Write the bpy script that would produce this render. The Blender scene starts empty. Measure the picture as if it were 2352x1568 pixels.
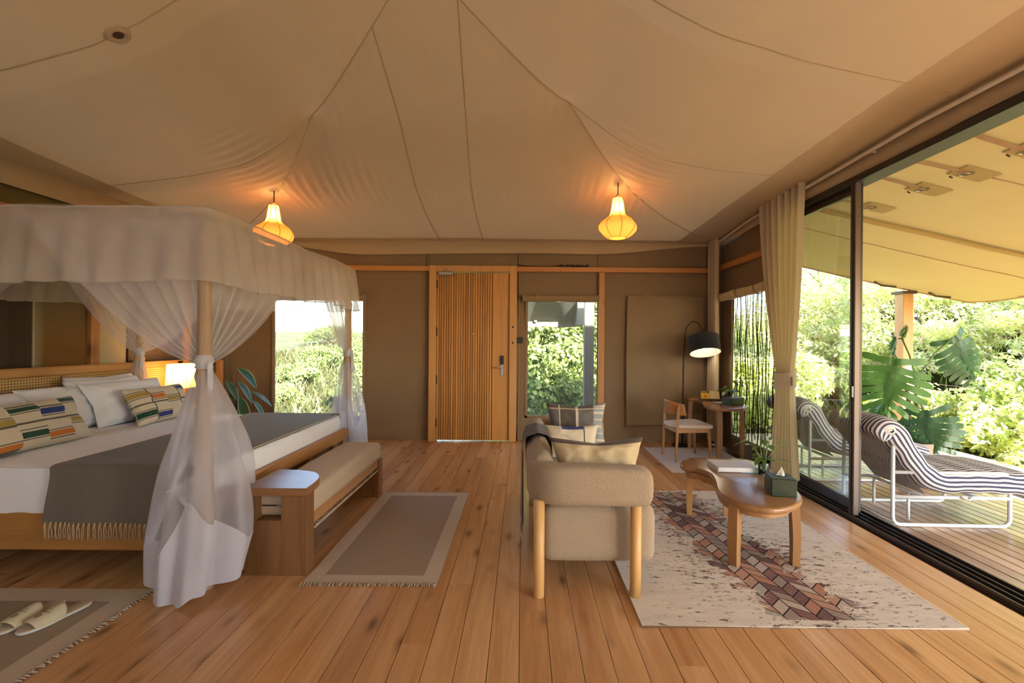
import bpy, bmesh, math, random
import numpy as np
from mathutils import Vector, Matrix, noise
random.seed(7)
PI = math.pi
S = bpy.context.scene
C = S.collection

# ------------------------------------------------------------------ camera
CAM_H, FPX, VX, VY, ROLL = 1.4, 1045.0, 1200.0, 784.0, math.radians(0.45)
cam_d = bpy.data.cameras.new('camera')
cam = bpy.data.objects.new('camera', cam_d); C.objects.link(cam)
cam.location = (0, 0, CAM_H)
cam.rotation_euler = (Matrix.Rotation(PI/2, 4, 'X') @ Matrix.Rotation(ROLL, 4, 'Z')).to_euler()
cam_d.sensor_width = 36.0
cam_d.lens = FPX/2352*36
cam_d.shift_x = (1176-VX)/2352
cam_d.clip_start = 0.02
S.camera = cam

# ------------------------------------------------------------------ light
SUN_EL, SUN_AZ = math.radians(35), math.radians(138)      # azimuth measured from +Y, clockwise
world = bpy.data.worlds.new('sky'); S.world = world; world.use_nodes = True
wn = world.node_tree.nodes; wl = world.node_tree.links
bg = wn['Background']
sky = wn.new('ShaderNodeTexSky'); sky.sky_type = 'NISHITA'; sky.sun_disc = False
sky.sun_elevation = SUN_EL; sky.sun_rotation = SUN_AZ; sky.air_density = 1.0; sky.dust_density = 0.8; sky.ozone_density = 1.0
wl.new(sky.outputs[0], bg.inputs[0]); bg.inputs[1].default_value = 0.40
sun_d = bpy.data.lights.new('sun', 'SUN'); sun_d.energy = 13.5; sun_d.angle = math.radians(1.2); sun_d.color = (1.0, 0.97, 0.91)
sun = bpy.data.objects.new('sun', sun_d); C.objects.link(sun)
sd = Vector((math.sin(SUN_AZ)*math.cos(SUN_EL), math.cos(SUN_AZ)*math.cos(SUN_EL), math.sin(SUN_EL)))
sun.rotation_euler = sd.to_track_quat('Z', 'Y').to_euler()
sun.location = (0, -10, 15)
S.view_settings.view_transform = 'Standard'
S.view_settings.look = 'None'
S.view_settings.gamma = 1.0
S.view_settings.use_curve_mapping = False
S.view_settings.exposure = 1.62
S.cycles.transparent_max_bounces = 14
S.cycles.max_bounces = 5
S.cycles.diffuse_bounces = 4
S.cycles.glossy_bounces = 3
S.cycles.transmission_bounces = 4
S.cycles.caustics_reflective = False
S.cycles.caustics_refractive = False
S.cycles.sample_clamp_indirect = 6.0
S.cycles.adaptive_threshold = 0.03

# ------------------------------------------------------------------ pixel measurements -> real positions
def _uv(px, py):
    dx, dy = px-VX, py-VY
    c, s = math.cos(ROLL), math.sin(ROLL)
    return (dx*c+dy*s)/FPX, -(-dx*s+dy*c)/FPX
def gp(px, py, z=0.0):
    u, v = _uv(px, py); d = (z-CAM_H)/v
    return Vector((u*d, d, z))
def dp(px, py, Y):
    u, v = _uv(px, py)
    return Vector((u*Y, Y, CAM_H+v*Y))

# ------------------------------------------------------------------ materials
class NT:
    def __init__(s, name):
        s.m = bpy.data.materials.new(name); s.m.use_nodes = True
        s.t = s.m.node_tree; s.n = s.t.nodes; s.l = s.t.links
        s.p = s.n['Principled BSDF']; s.out = s.n['Material Output']
        s.tc = None
    def new(s, t, **k):
        nd = s.n.new(t)
        for a, v in k.items(): setattr(nd, a, v)
        return nd
    def put(s, sock, v):
        if hasattr(v, 'is_output') or isinstance(v, bpy.types.NodeSocket): s.l.new(v, sock)
        elif v is not None:
            if isinstance(v, (tuple, list)) and len(v) == 3 and sock.type == 'RGBA': v = (*v, 1)
            sock.default_value = v
    def co(s, k='Object'):
        if s.tc is None: s.tc = s.new('ShaderNodeTexCoord')
        return s.tc.outputs[k]
    def math(s, op, a, b=0.0, c=0.0, clamp=False):
        nd = s.new('ShaderNodeMath', operation=op); nd.use_clamp = clamp
        s.put(nd.inputs[0], a); s.put(nd.inputs[1], b); s.put(nd.inputs[2], c)
        return nd.outputs[0]
    def mapping(s, v, sc=(1, 1, 1), loc=(0, 0, 0), rot=(0, 0, 0)):
        nd = s.new('ShaderNodeMapping'); s.put(nd.inputs[0], v)
        nd.inputs['Scale'].default_value = sc; nd.inputs['Location'].default_value = loc; nd.inputs['Rotation'].default_value = rot
        return nd.outputs[0]
    def noise(s, v, scale, detail=4, rough=.55, dist=0.0):
        nd = s.new('ShaderNodeTexNoise'); s.put(nd.inputs['Vector'], v)
        nd.inputs['Scale'].default_value = scale; nd.inputs['Detail'].default_value = detail
        nd.inputs['Roughness'].default_value = rough; nd.inputs['Distortion'].default_value = dist
        return nd.outputs['Fac']
    def ramp(s, f, stops, interp='LINEAR'):
        nd = s.new('ShaderNodeValToRGB'); s.put(nd.inputs[0], f); cr = nd.color_ramp; cr.interpolation = interp
        while len(cr.elements) < len(stops): cr.elements.new(0.5)
        for e, (p, c) in zip(cr.elements, stops):
            e.position = p; e.color = (*c, 1) if len(c) == 3 else c
        return nd.outputs[0]
    def mix(s, f, a, b, mode='MIX'):
        nd = s.new('ShaderNodeMix', data_type='RGBA', blend_type=mode)
        s.put(nd.inputs[0], f); s.put(nd.inputs[6], a); s.put(nd.inputs[7], b)
        return nd.outputs[2]
    def bump(s, h, strength=.3, dist=.01):
        nd = s.new('ShaderNodeBump'); s.put(nd.inputs['Height'], h)
        nd.inputs['Strength'].default_value = strength; nd.inputs['Distance'].default_value = dist
        s.l.new(nd.outputs[0], s.p.inputs['Normal']); return nd.outputs[0]
    def rnd(s):
        nd = s.new('ShaderNodeObjectInfo'); return nd.outputs['Random']
    def set(s, col=None, rough=None, metal=None, spec=None, **k):
        if col is not None: s.put(s.p.inputs['Base Color'], col)
        if rough is not None: s.put(s.p.inputs['Roughness'], rough)
        if metal is not None: s.put(s.p.inputs['Metallic'], metal)
        if spec is not None: s.put(s.p.inputs['Specular IOR Level'], spec)
        for a, v in k.items(): s.put(s.p.inputs[a], v)
        return s

def m_plain(name, col, rough=.5, metal=0.0, var=.12, scale=8, bump=0.0, bscale=60, spec=None):
    t = NT(name); f = t.noise(t.co(), scale)
    c = t.mix(f, tuple(x*(1-var) for x in col), tuple(min(1, x*(1+var)) for x in col))
    t.set(c, rough, metal, spec)
    if bump: t.bump(t.noise(t.co(), bscale, 3), bump, .01)
    return t.m
def m_wood(name, dark, light, axis='Y', scale=1.0, rough=.42, knots=0.0, spread=.25, mid=.5, coat=0.0):
    t = NT(name); v = t.co()
    r = t.rnd()
    off = t.new('ShaderNodeVectorMath', operation='ADD'); t.put(off.inputs[0], v)
    cm = t.new('ShaderNodeCombineXYZ')
    for i, k in enumerate((17.3, 31.7, 11.1)): t.put(cm.inputs[i], t.math('MULTIPLY', r, k))
    t.put(off.inputs[1], cm.outputs[0]); v = off.outputs[0]
    sc = {'X': (.55, 9, 9), 'Y': (9, .55, 9), 'Z': (9, 9, .55)}[axis]
    g = t.noise(t.mapping(v, tuple(a*scale for a in sc)), 1.6, 5, .6, .6)
    g2 = t.noise(t.mapping(v, tuple(a*scale*5 for a in sc)), 2.0, 3, .6)
    f = t.math('ADD', t.math('MULTIPLY', g, .75), t.math('MULTIPLY', g2, .25))
    f = t.math('ADD', f, t.math('MULTIPLY', t.math('SUBTRACT', r, .5), spread))
    md = tuple(d*(1-mid)+l*mid for d, l in zip(dark, light))
    c = t.ramp(f, [(.28, dark), (.5, md), (.72, light)])
    if knots:
        vo = t.new('ShaderNodeTexVoronoi'); ks = {'X': (2.2, 6, 3), 'Y': (6, 2.2, 3), 'Z': (6, 3, 2.2)}[axis]
        t.put(vo.inputs['Vector'], t.mapping(v, ks)); vo.inputs['Scale'].default_value = knots
        kf = t.ramp(vo.outputs['Distance'], [(.05, (1, 1, 1)), (.16, (.25, .25, .25)), (.24, (0, 0, 0))])
        c = t.mix(t.math('MULTIPLY', kf, .8), c, tuple(d*.35 for d in dark))
    t.set(c, rough); t.bump(f, .08, .004)
    if coat: t.set(**{'Coat Weight': coat, 'Coat Roughness': .25})
    return t.m
def m_cloth(name, col, col2=None, scale=60, bump=.25, rough=.9, trans=0.0, tcol=None, weave=220.0, stretch=(1, 1, 1)):
    t = NT(name); v = t.co()
    f = t.noise(t.mapping(v, stretch), scale, 4, .65)
    c = t.mix(f, col2 or tuple(x*.82 for x in col), col)
    t.set(c, rough, spec=.15); t.bump(t.noise(v, weave, 2), bump, .004)
    t.set(**{'Sheen Weight': .15})
    if trans:
        tr = t.new('ShaderNodeBsdfTranslucent'); t.put(tr.inputs[0], tcol or col)
        mx = t.new('ShaderNodeMixShader'); mx.inputs[0].default_value = trans
        t.l.new(t.p.outputs[0], mx.inputs[1]); t.l.new(tr.outputs[0], mx.inputs[2]); t.l.new(mx.outputs[0], t.out.inputs[0])
    return t.m
def m_net(name, col, alpha, weave=0.0, trans=.45):
    t = NT(name)
    d = t.new('ShaderNodeBsdfDiffuse'); t.put(d.inputs[0], col)
    tr = t.new('ShaderNodeBsdfTranslucent'); t.put(tr.inputs[0], col)
    m1 = t.new('ShaderNodeMixShader'); m1.inputs[0].default_value = trans
    t.l.new(d.outputs[0], m1.inputs[1]); t.l.new(tr.outputs[0], m1.inputs[2])
    tp = t.new('ShaderNodeBsdfTransparent')
    m2 = t.new('ShaderNodeMixShader')
    n = t.noise(t.co(), 6.0, 3)
    a = t.math('ADD', alpha-.06, t.math('MULTIPLY', n, .12), clamp=True)
    t.put(m2.inputs[0], a)
    t.l.new(tp.outputs[0], m2.inputs[1]); t.l.new(m1.outputs[0], m2.inputs[2]); t.l.new(m2.outputs[0], t.out.inputs[0])
    t.n.remove(t.p)
    return t.m
def m_glass(name, tint=(.95, .98, .96), refl=.12):
    t = NT(name)
    tp = t.new('ShaderNodeBsdfTransparent'); t.put(tp.inputs[0], tint)
    gl = t.new('ShaderNodeBsdfGlossy'); gl.inputs['Roughness'].default_value = .02
    fr = t.new('ShaderNodeFresnel'); fr.inputs[0].default_value = 1.45
    f = t.math('MULTIPLY', fr.outputs[0], refl*5, clamp=True)
    mx = t.new('ShaderNodeMixShader'); t.put(mx.inputs[0], f)
    t.l.new(tp.outputs[0], mx.inputs[1]); t.l.new(gl.outputs[0], mx.inputs[2]); t.l.new(mx.outputs[0], t.out.inputs[0])
    t.n.remove(t.p); return t.m
def m_emit(name, col, strength):
    t = NT(name); t.set(col, .5); t.set(**{'Emission Color': (*col, 1), 'Emission Strength': strength}); return t.m
def m_leaf(name, col, trans=.35, rough=.45, var=.3, spec=.4):
    t = NT(name); f = t.noise(t.co(), 3.0, 3)
    c = t.mix(f, tuple(x*(1-var) for x in col), tuple(min(1, x*(1+var)) for x in col))
    t.set(c, rough, spec=spec)
    tr = t.new('ShaderNodeBsdfTranslucent'); t.put(tr.inputs[0], c)
    mx = t.new('ShaderNodeMixShader'); mx.inputs[0].default_value = trans
    t.l.new(t.p.outputs[0], mx.inputs[1]); t.l.new(tr.outputs[0], mx.inputs[2]); t.l.new(mx.outputs[0], t.out.inputs[0])
    return t.m

M = {}
M['floor'] = m_wood('floor_pine', (.46, .215, .085), (.74, .44, .21), 'Y', .8, .26, knots=1.0, spread=.28, coat=.25)
M['subfloor'] = m_plain('subfloor_dark', (.13, .055, .02), .8)
M['deck'] = m_wood('deck_timber', (.38, .235, .15), (.68, .47, .31), 'Y', .9, .25, spread=.55, coat=.35)
M['beam'] = m_wood('beam_timber', (.40, .16, .045), (.62, .28, .085), 'X', .8, .5, knots=.8)
M['beamz'] = m_wood('post_timber', (.40, .17, .05), (.62, .30, .10), 'Z', .8, .5, knots=.8)
M['beamy'] = m_wood('rail_timber', (.40, .16, .045), (.62, .28, .085), 'Y', .8, .5, knots=.8)
M['door'] = m_wood('door_timber', (.34, .150, .035), (.62, .31, .085), 'Z', .6, .4, spread=.3)
M['doorframe'] = m_wood('door_frame_timber', (.48, .24, .075), (.62, .34, .12), 'Z', .6, .45, spread=.15)
M['groove'] = m_plain('groove_dark', (.12, .045, .012), .8)
M['bedy'] = m_wood('bed_timber_y', (.42, .19, .055), (.62, .34, .125), 'Y', .7, .42, knots=.5)
M['bedx'] = m_wood('bed_timber_x', (.34, .145, .034), (.52, .26, .08), 'X', .7, .42, knots=.5)
M['bedz'] = m_wood('bed_post_timber', (.32, .20, .11), (.50, .36, .23), 'Z', .7, .55)
M['bench'] = m_wood('bench_timber', (.15, .062, .020), (.33, .165, .062), 'Z', .7, .42)
M['benchx'] = m_wood('bench_top_timber', (.24, .105, .036), (.44, .225, .09), 'X', .7, .32)
M['benchy'] = m_wood('bench_rail_timber', (.34, .165, .06), (.50, .27, .11), 'Y', .7, .42)
M['table'] = m_wood('table_timber', (.20, .092, .034), (.35, .18, .072), 'Y', .6, .24, spread=.1)
M['tablez'] = m_wood('table_leg_timber', (.27, .13, .045), (.44, .235, .092), 'Z', .6, .4)
M['log'] = m_wood('sofa_leg_timber', (.60, .33, .11), (.78, .48, .19), 'Z', .5, .45, knots=.5, spread=.1)
M['chair'] = m_wood('chair_timber', (.34, .16, .055), (.52, .27, .105), 'Z', .7, .42)
M['chairback'] = m_wood('chair_back_timber', (.30, .12, .036), (.48, .22, .075), 'Y', .7, .38)
M['ceil'] = m_cloth('tent_lining', (.49, .365, .205), (.45, .335, .185), scale=3, bump=.15, trans=.015, tcol=(.70, .50, .28), weave=90)
M['valance'] = m_cloth('tent_valance', (.52, .40, .26), (.46, .35, .22), scale=4, bump=.15, trans=.06, tcol=(.6, .42, .22), weave=90)
M['canvas'] = m_cloth('tent_canvas', (.27, .19, .112), (.225, .155, .09), scale=2.5, bump=.3, weave=150)
M['canvas_lo'] = m_cloth('tent_canvas_flap', (.30, .215, .13), (.255, .18, .105), scale=2.5, bump=.3, weave=150)
M['canvas_dk'] = m_cloth('tent_canvas_olive', (.19, .145, .05), (.15, .115, .04), scale=2.5, bump=.3, weave=150)
M['fill_blind'] = m_cloth('sunlit_fill_blind', (.72, .62, .48), scale=6, bump=.2, trans=.11, tcol=(.74, .76, .80))  # cloth of the added unseen blinds, lets sunlight through as fill
M['strap'] = m_cloth('webbing_strap', (.42, .24, .08), scale=40, bump=.3)
M['fly'] = m_cloth('veranda_fly', (.46, .345, .14), (.41, .30, .118), scale=2, bump=.2, trans=.02, tcol=(.80, .60, .20), weave=120)
M['flypatch'] = m_cloth('veranda_patch', (.46, .30, .16), scale=6, bump=.2)
M['awning'] = m_cloth('porch_awning', (.40, .40, .31), scale=6, bump=.2)
M['mesh'] = m_net('insect_mesh', (.45, .46, .40), .10)
M['blacknet'] = m_net('black_net', (.02, .022, .02), .18, trans=.2)
M['blackfold'] = m_net('black_net_fold', (.012, .013, .012), .66, trans=.1)
M['net'] = m_net('bed_net', (.84, .84, .92), .46)
M['netv'] = m_net('bed_net_valance', (.80, .75, .70), .54)
M['nettop'] = m_net('bed_net_roof', (.82, .80, .78), .24)
M['satin'] = m_net('bed_net_hem', (.84, .85, .95), .95)
M['glass'] = m_glass('door_glass', (.92, .96, .94), .10)
M['vase'] = m_glass('vase_glass', (.88, .95, .92), .26)
M['frame'] = m_plain('bronze_aluminium', (.055, .043, .038), .35, .5)
M['frame2'] = m_plain('bronze_aluminium_edge', (.13, .095, .075), .35, .4)
M['steel'] = m_plain('brushed_steel', (.55, .52, .48), .3, .9)
M['black'] = m_plain('black_metal', (.012, .011, .010), .45)
M['blackp'] = m_plain('black_plastic', (.015, .015, .016), .35)
M['white_metal'] = m_plain('white_powder_coat', (.78, .80, .80), .35)
M['rod'] = m_plain('curtain_rod_paint', (.62, .55, .47), .35)
M['sheet'] = m_cloth('white_sheet', (.92, .92, .96), (.87, .87, .92), scale=5, bump=.15, weave=300)
M['pillow'] = m_cloth('white_pillow', (.83, .86, .93), (.78, .80, .88), scale=4, bump=.15, weave=300)
M['throw'] = m_cloth('grey_throw', (.20, .18, .145), (.14, .125, .10), scale=90, bump=.6, weave=160)
M['throw2'] = m_cloth('slate_throw', (.115, .105, .10), (.085, .078, .075), scale=90, bump=.6, weave=160)
M['fringe'] = m_cloth('throw_fringe', (.60, .47, .32), scale=40)
M['boucle'] = m_cloth('boucle', (.43, .34, .24), (.32, .245, .17), scale=120, bump=1.0, weave=110)
M['bcush'] = m_cloth('bench_linen', (.58, .47, .35), (.52, .41, .30), scale=7, bump=.3, weave=260)
M['seat'] = m_cloth('chair_linen', (.66, .56, .45), (.60, .50, .40), scale=9, bump=.3, weave=260)
M['curtain'] = m_cloth('linen_curtain', (.80, .70, .54), (.74, .63, .47), scale=8, bump=.3, trans=.45, tcol=(.88, .76, .50), weave=240)
M['rug_in'] = m_cloth('rug_brown', (.37, .265, .18), (.31, .22, .15), scale=12, bump=.5, weave=200, stretch=(1, 8, 1))
M['rug_out'] = m_cloth('rug_beige', (.60, .48, .36), (.50, .40, .29), scale=20, bump=.5, weave=200, stretch=(1, 8, 1))
M['rug_fr'] = m_cloth('rug_fringe', (.52, .42, .32), scale=30)
M['rug_pale'] = m_cloth('rug_pale', (.56, .47, .40), (.48, .40, .34), scale=8, bump=.4)
M['cream'] = m_cloth('cushion_cream', (.68, .60, .47), (.58, .50, .38), scale=90, bump=.4, stretch=(1, 1, .1))
M['tan'] = m_cloth('cushion_tan', (.56, .45, .28), (.50, .39, .235), scale=5, bump=.2)
M['grey1'] = m_cloth('cushion_grey', (.165, .155, .145), (.13, .12, .11), scale=60, bump=.4)
M['grey2'] = m_cloth('cushion_light_grey', (.30, .32, .32), (.25, .27, .27), scale=60, bump=.4)
M['brown'] = m_cloth('cushion_brown', (.115, .09, .075), scale=60, bump=.4)
M['piping'] = m_cloth('cushion_piping', (.60, .52, .42), scale=60)
M['green'] = m_cloth('stripe_green', (.02, .075, .045), scale=60)
M['blue'] = m_cloth('stripe_blue', (.03, .05, .22), scale=60)
M['orange'] = m_cloth('stripe_orange', (.62, .19, .03), scale=60)
M['gold'] = m_cloth('stripe_gold', (.42, .29, .08), scale=60)
M['thin'] = m_cloth('stripe_thin', (.12, .11, .09), scale=60)
M['box_green'] = m_plain('green_leather', (.013, .028, .014), .36, var=.25, scale=14, bump=.15, bscale=120)
M['tissue'] = m_cloth('tissue_paper', (.85, .80, .72), scale=20, bump=.1, trans=.3)
M['paper'] = m_plain('book_paper', (.74, .72, .70), .7)
M['cover'] = m_plain('book_cover', (.66, .63, .63), .45, var=.06)
M['coverink'] = m_plain('book_cover_ink', (.36, .24, .24), .45)
M['bookblue'] = m_plain('book_spine_blue', (.12, .30, .42), .5)
M['bookdark'] = m_plain('book_spine_dark', (.06, .05, .06), .5)
M['yellow'] = m_plain('card_yellow', (.78, .42, .03), .5, var=.1)
M['ygreen'] = m_plain('card_olive', (.16, .13, .02), .5)
M['cardcream'] = m_plain('card_cream', (.72, .55, .28), .5)
M['cardred'] = m_plain('card_red', (.50, .13, .03), .5)
M['wooddark'] = m_plain('dark_wood', (.075, .04, .02), .5, scale=20)
M['darkpanel'] = m_wood('dark_wall_panel', (.035, .018, .012), (.075, .038, .024), 'Z', .5, .6)
M['slip'] = m_cloth('slipper_felt', (.70, .62, .42), (.64, .55, .36), scale=40, bump=.2)
M['slipin'] = m_cloth('slipper_insole', (.58, .45, .30), scale=40, bump=.2)
M['slipsole'] = m_plain('slipper_sole', (.66, .66, .62), .6)
M['ink'] = m_plain('print_ink', (.03, .025, .02), .7)
M['pot'] = m_plain('terracotta_pot', (.42, .30, .20), .7)
M['soil'] = m_plain('soil', (.05, .03, .02), .95, bump=.6)
M['stemg'] = m_plain('green_stem', (.12, .20, .05), .5)
M['stemb'] = m_plain('brown_stem', (.20, .13, .08), .7)
M['bark'] = m_plain('tree_bark', (.26, .19, .14), .9, bump=.6, bscale=20)
M['lf_mon'] = m_leaf('monstera_leaf', (.10, .23, .05), .3, .3)
M['lf_mon2'] = m_leaf('monstera_leaf_dark', (.055, .135, .06), .2, .3)
M['lf_var'] = m_leaf('variegated_leaf', (.05, .13, .03), .2, .5)
M['lf_white'] = m_leaf('leaf_margin', (.42, .46, .30), .2, .5)
M['lf_vase'] = m_leaf('cutting_leaf', (.13, .24, .05), .3, .3)
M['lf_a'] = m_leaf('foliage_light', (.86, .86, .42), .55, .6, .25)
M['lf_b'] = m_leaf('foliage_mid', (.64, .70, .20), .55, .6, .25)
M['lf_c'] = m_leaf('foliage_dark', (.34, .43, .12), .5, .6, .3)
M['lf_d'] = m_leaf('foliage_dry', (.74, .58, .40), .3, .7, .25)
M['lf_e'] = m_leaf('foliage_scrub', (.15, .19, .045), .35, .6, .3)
M['gr_a'] = m_leaf('grass_bright', (.07, .075, .016), .3, .7, .3)
M['gr_b'] = m_leaf('grass_straw', (.085, .074, .022), .3, .7, .3)
M['shade_paper'] = m_net('lamp_paper', (.80, .46, .17), 1.0, trans=.38)
M['shade_rib'] = m_plain('lamp_rib_wire', (.36, .20, .06), .6)
M['bulb'] = m_emit('bulb_glow', (1.0, .78, .42), 26)
M['bulbw'] = m_emit('bulb_glow_white', (1.0, .88, .70), 5)
M['shade_tab'] = m_net('table_lamp_shade', (.97, .78, .42), 1.0, trans=.6)
M['shade_blk'] = m_cloth('black_shade', (.030, .034, .038), scale=80, bump=.3)
M['shade_in'] = m_plain('shade_lining', (.75, .70, .62), .7)
M['veranda_post'] = m_wood('veranda_post_timber', (.50, .24, .09), (.68, .38, .16), 'Z', .7, .55, knots=.5)
M['greypost'] = m_plain('porch_post_grey', (.16, .135, .115), .7)
M['wire'] = m_plain('fence_wire', (.25, .24, .22), .5, .6)

def m_soil_ground():
    t = NT('hill_ground'); f = t.noise(t.co(), .6, 6)
    c = t.ramp(f, [(.3, (.04, .05, .012)), (.5, (.08, .085, .02)), (.7, (.12, .105, .035))])
    t.set(c, .95); t.bump(t.noise(t.co(), 8, 4), 1.0, .1); return t.m
M['ground'] = m_soil_ground()
def m_cane():
    t = NT('woven_cane'); x = t.new('ShaderNodeSeparateXYZ'); t.put(x.inputs[0], t.co('UV'))
    fu = t.math('FRACT', t.math('MULTIPLY', x.outputs[0], 45)); fv = t.math('FRACT', t.math('MULTIPLY', x.outputs[1], 45))
    a = t.math('LESS_THAN', t.math('ABSOLUTE', t.math('SUBTRACT', fu, .5)), .24)
    b = t.math('LESS_THAN', t.math('ABSOLUTE', t.math('SUBTRACT', fv, .5)), .24)
    h = t.math('MULTIPLY', a, b)
    t.set(t.mix(h, (.66, .43, .17), (.15, .075, .02)), .6)
    t.bump(t.math('SUBTRACT', 1.0, h), .4, .004); return t.m
M['cane'] = m_cane()
def m_ombre():
    t = NT('ombre_textile'); x = t.new('ShaderNodeSeparateXYZ'); t.put(x.inputs[0], t.co('Generated'))
    n = t.math('MULTIPLY', t.math('SUBTRACT', t.noise(t.co(), 2.5, 3), .5), .3)
    f = t.math('ADD', x.outputs[2], n)
    c = t.ramp(f, [(.05, (.30, .17, .09)), (.3, (.24, .13, .06)), (.5, (.21, .10, .03)), (.7, (.24, .13, .05)), (.95, (.20, .16, .08))])
    e = t.math('ADD', x.outputs[1], t.math('MULTIPLY', n, .5))
    c = t.mix(t.ramp(e, [(.06, (1, 1, 1)), (.22, (0, 0, 0))]), c, (.30, .27, .16))
    t.set(c, .9, spec=.1); t.bump(t.noise(t.co(), 150, 2), .3, .004); return t.m
M['ombre'] = m_ombre()
def m_stripe():
    t = NT('lounger_stripe'); x = t.new('ShaderNodeSeparateXYZ'); t.put(x.inputs[0], t.co('UV'))
    w = t.math('MULTIPLY', t.math('SUBTRACT', t.noise(t.co(), 6, 2), .5), .012)
    s = t.math('FRACT', t.math('MULTIPLY', t.math('ADD', x.outputs[1], w), 1/.034))
    f = t.math('LESS_THAN', s, .47)
    t.set(t.mix(f, (.70, .65, .60), (.075, .075, .13)), .9, spec=.1)
    t.bump(t.noise(t.co(), 200, 2), .3, .004); return t.m
M['stripe'] = m_stripe()
def m_rug():
    t = NT('patterned_rug'); sx = t.new('ShaderNodeSeparateXYZ'); t.put(sx.inputs[0], t.co())
    X, Y = sx.outputs[0], sx.outputs[1]           # metres from the rug's centre
    v = t.co()
    big = t.noise(v, 1.6, 4); fine = t.noise(t.mapping(v, (9, 26, 1)), 1.0, 6, .75); fine2 = t.noise(t.mapping(v, (14, 44, 1), (3, 5, 0)), 1.0, 5, .75)
    base = t.mix(t.noise(t.mapping(v, (5, 16, 1)), 1.0, 5), (.56, .48, .41), (.80, .73, .63))
    # distressed specks
    dx = t.math('ABSOLUTE', t.math('SUBTRACT', X, t.math('MULTIPLY', Y, -.12)))
    near = t.math('SUBTRACT', 1.0, t.math('MULTIPLY', dx, 1.25), clamp=True)
    th = t.math('SUBTRACT', .628, t.math('ADD', t.math('MULTIPLY', near, .09), t.math('MULTIPLY', t.math('SUBTRACT', big, .5), .22)))
    sp1 = t.math('GREATER_THAN', fine, th); sp2 = t.math('GREATER_THAN', fine2, t.math('ADD', th, .005))
    c = t.mix(t.math('MULTIPLY', sp2, .75), base, (.18, .12, .10)); c = t.mix(t.math('MULTIPLY', sp1, .85), c, (.055, .035, .045))
    # slanted tile columns
    col = t.math('DIVIDE', t.math('ADD', X, t.math('MULTIPLY', Y, .12)), .085)
    ci = t.math('FLOOR', col); cf = t.math('FRACT', col)
    par = t.math('SUBTRACT', t.math('MULTIPLY', t.math('FLOORED_MODULO', ci, 2.0), 2.0), 1.0)
    row = t.math('DIVIDE', t.math('ADD', Y, t.math('MULTIPLY', t.math('MULTIPLY', cf, par), .07)), .085)
    ri = t.math('FLOOR', row); rf = t.math('FRACT', row)
    cv = t.new('ShaderNodeCombineXYZ'); t.put(cv.inputs[0], ci); t.put(cv.inputs[1], ri)
    wn_ = t.new('ShaderNodeTexWhiteNoise', noise_dimensions='2D'); t.put(wn_.inputs['Vector'], cv.outputs[0])
    tc = t.ramp(wn_.outputs['Value'], [(0, (.10, .025, .045)), (.2, (.42, .17, .10)), (.36, (.27, .21, .18)), (.52, (.50, .40, .34)), (.66, (.16, .05, .06)), (.8, (.46, .24, .16)), (.92, (.36, .35, .31))], 'CONSTANT')
    tc = t.mix(t.math('MULTIPLY', fine2, .5), tc, (.45, .36, .30))
    e1 = t.math('LESS_THAN', t.math('ABSOLUTE', t.math('SUBTRACT', cf, .5)), .46); e2 = t.math('LESS_THAN', t.math('ABSOLUTE', t.math('SUBTRACT', rf, .5)), .45)
    tc = t.mix(t.math('MULTIPLY', e1, e2), (.035, .025, .03), tc)
    band = t.math('SUBTRACT', 1.0, t.math('DIVIDE', dx, t.math('ADD', .10, t.math('MULTIPLY', big, .42))))
    rough_ = t.math('ADD', band, t.math('MULTIPLY', t.math('SUBTRACT', t.noise(t.mapping(v, (7, 13, 1)), 1.0, 6, .75), .5), 3.4))
    ends = t.math('LESS_THAN', t.math('ABSOLUTE', Y), .97)
    msk = t.math('MULTIPLY', t.math('GREATER_THAN', rough_, .22), ends)
    t.set(t.mix(msk, c, tc), .95, spec=.05); t.bump(t.noise(v, 250, 2), .4, .004); return t.m
M['rug'] = m_rug()

# ------------------------------------------------------------------ mesh helpers
ORG = {}
def mlist(m): return [M[x] if isinstance(x, str) else x for x in (m if isinstance(m, (list, tuple)) else [m])]
def obj(name, V, Fc, m, parent=None, smooth=False, mi=None, uv=None, origin=None, **props):
    V = np.asarray(V, dtype=float).reshape(-1, 3)
    if origin is None:
        lo, hi = V.min(0), V.max(0); origin = np.array([(lo[0]+hi[0])/2, (lo[1]+hi[1])/2, lo[2]])
    origin = np.array(origin, dtype=float)
    me = bpy.data.meshes.new(name); me.from_pydata((V-origin).tolist(), [], Fc if isinstance(Fc, list) else Fc.tolist())
    for x in mlist(m): me.materials.append(x)
    if mi is not None: me.polygons.foreach_set('material_index', np.asarray(mi, dtype=np.int32))
    if smooth: me.polygons.foreach_set('use_smooth', np.ones(len(me.polygons), dtype=bool))
    if uv is not None:
        ul = me.uv_layers.new(name='UVMap'); li = np.empty(len(me.loops), dtype=np.int32); me.loops.foreach_get('vertex_index', li)
        ul.data.foreach_set('uv', np.asarray(uv, dtype=float)[li].ravel())
    me.update()
    o = bpy.data.objects.new(name, me); C.objects.link(o)
    ORG[o.name] = origin
    if parent is not None:
        o.parent = parent; o.location = origin-ORG[parent.name]
    else: o.location = origin
    for k, v in props.items(): o[k] = v
    return o
def thing(name, loc, label, category, group=None, rz=0.0, local=False, kind=None):
    o = bpy.data.objects.new(name, None); C.objects.link(o); o.empty_display_size = .1
    o.location = loc; o.rotation_euler = (0, 0, rz)
    ORG[o.name] = np.zeros(3) if local else np.array(loc, dtype=float)
    o['label'] = label
    if category: o['category'] = category
    if group: o['group'] = group
    if kind: o['kind'] = kind
    return o
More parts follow.
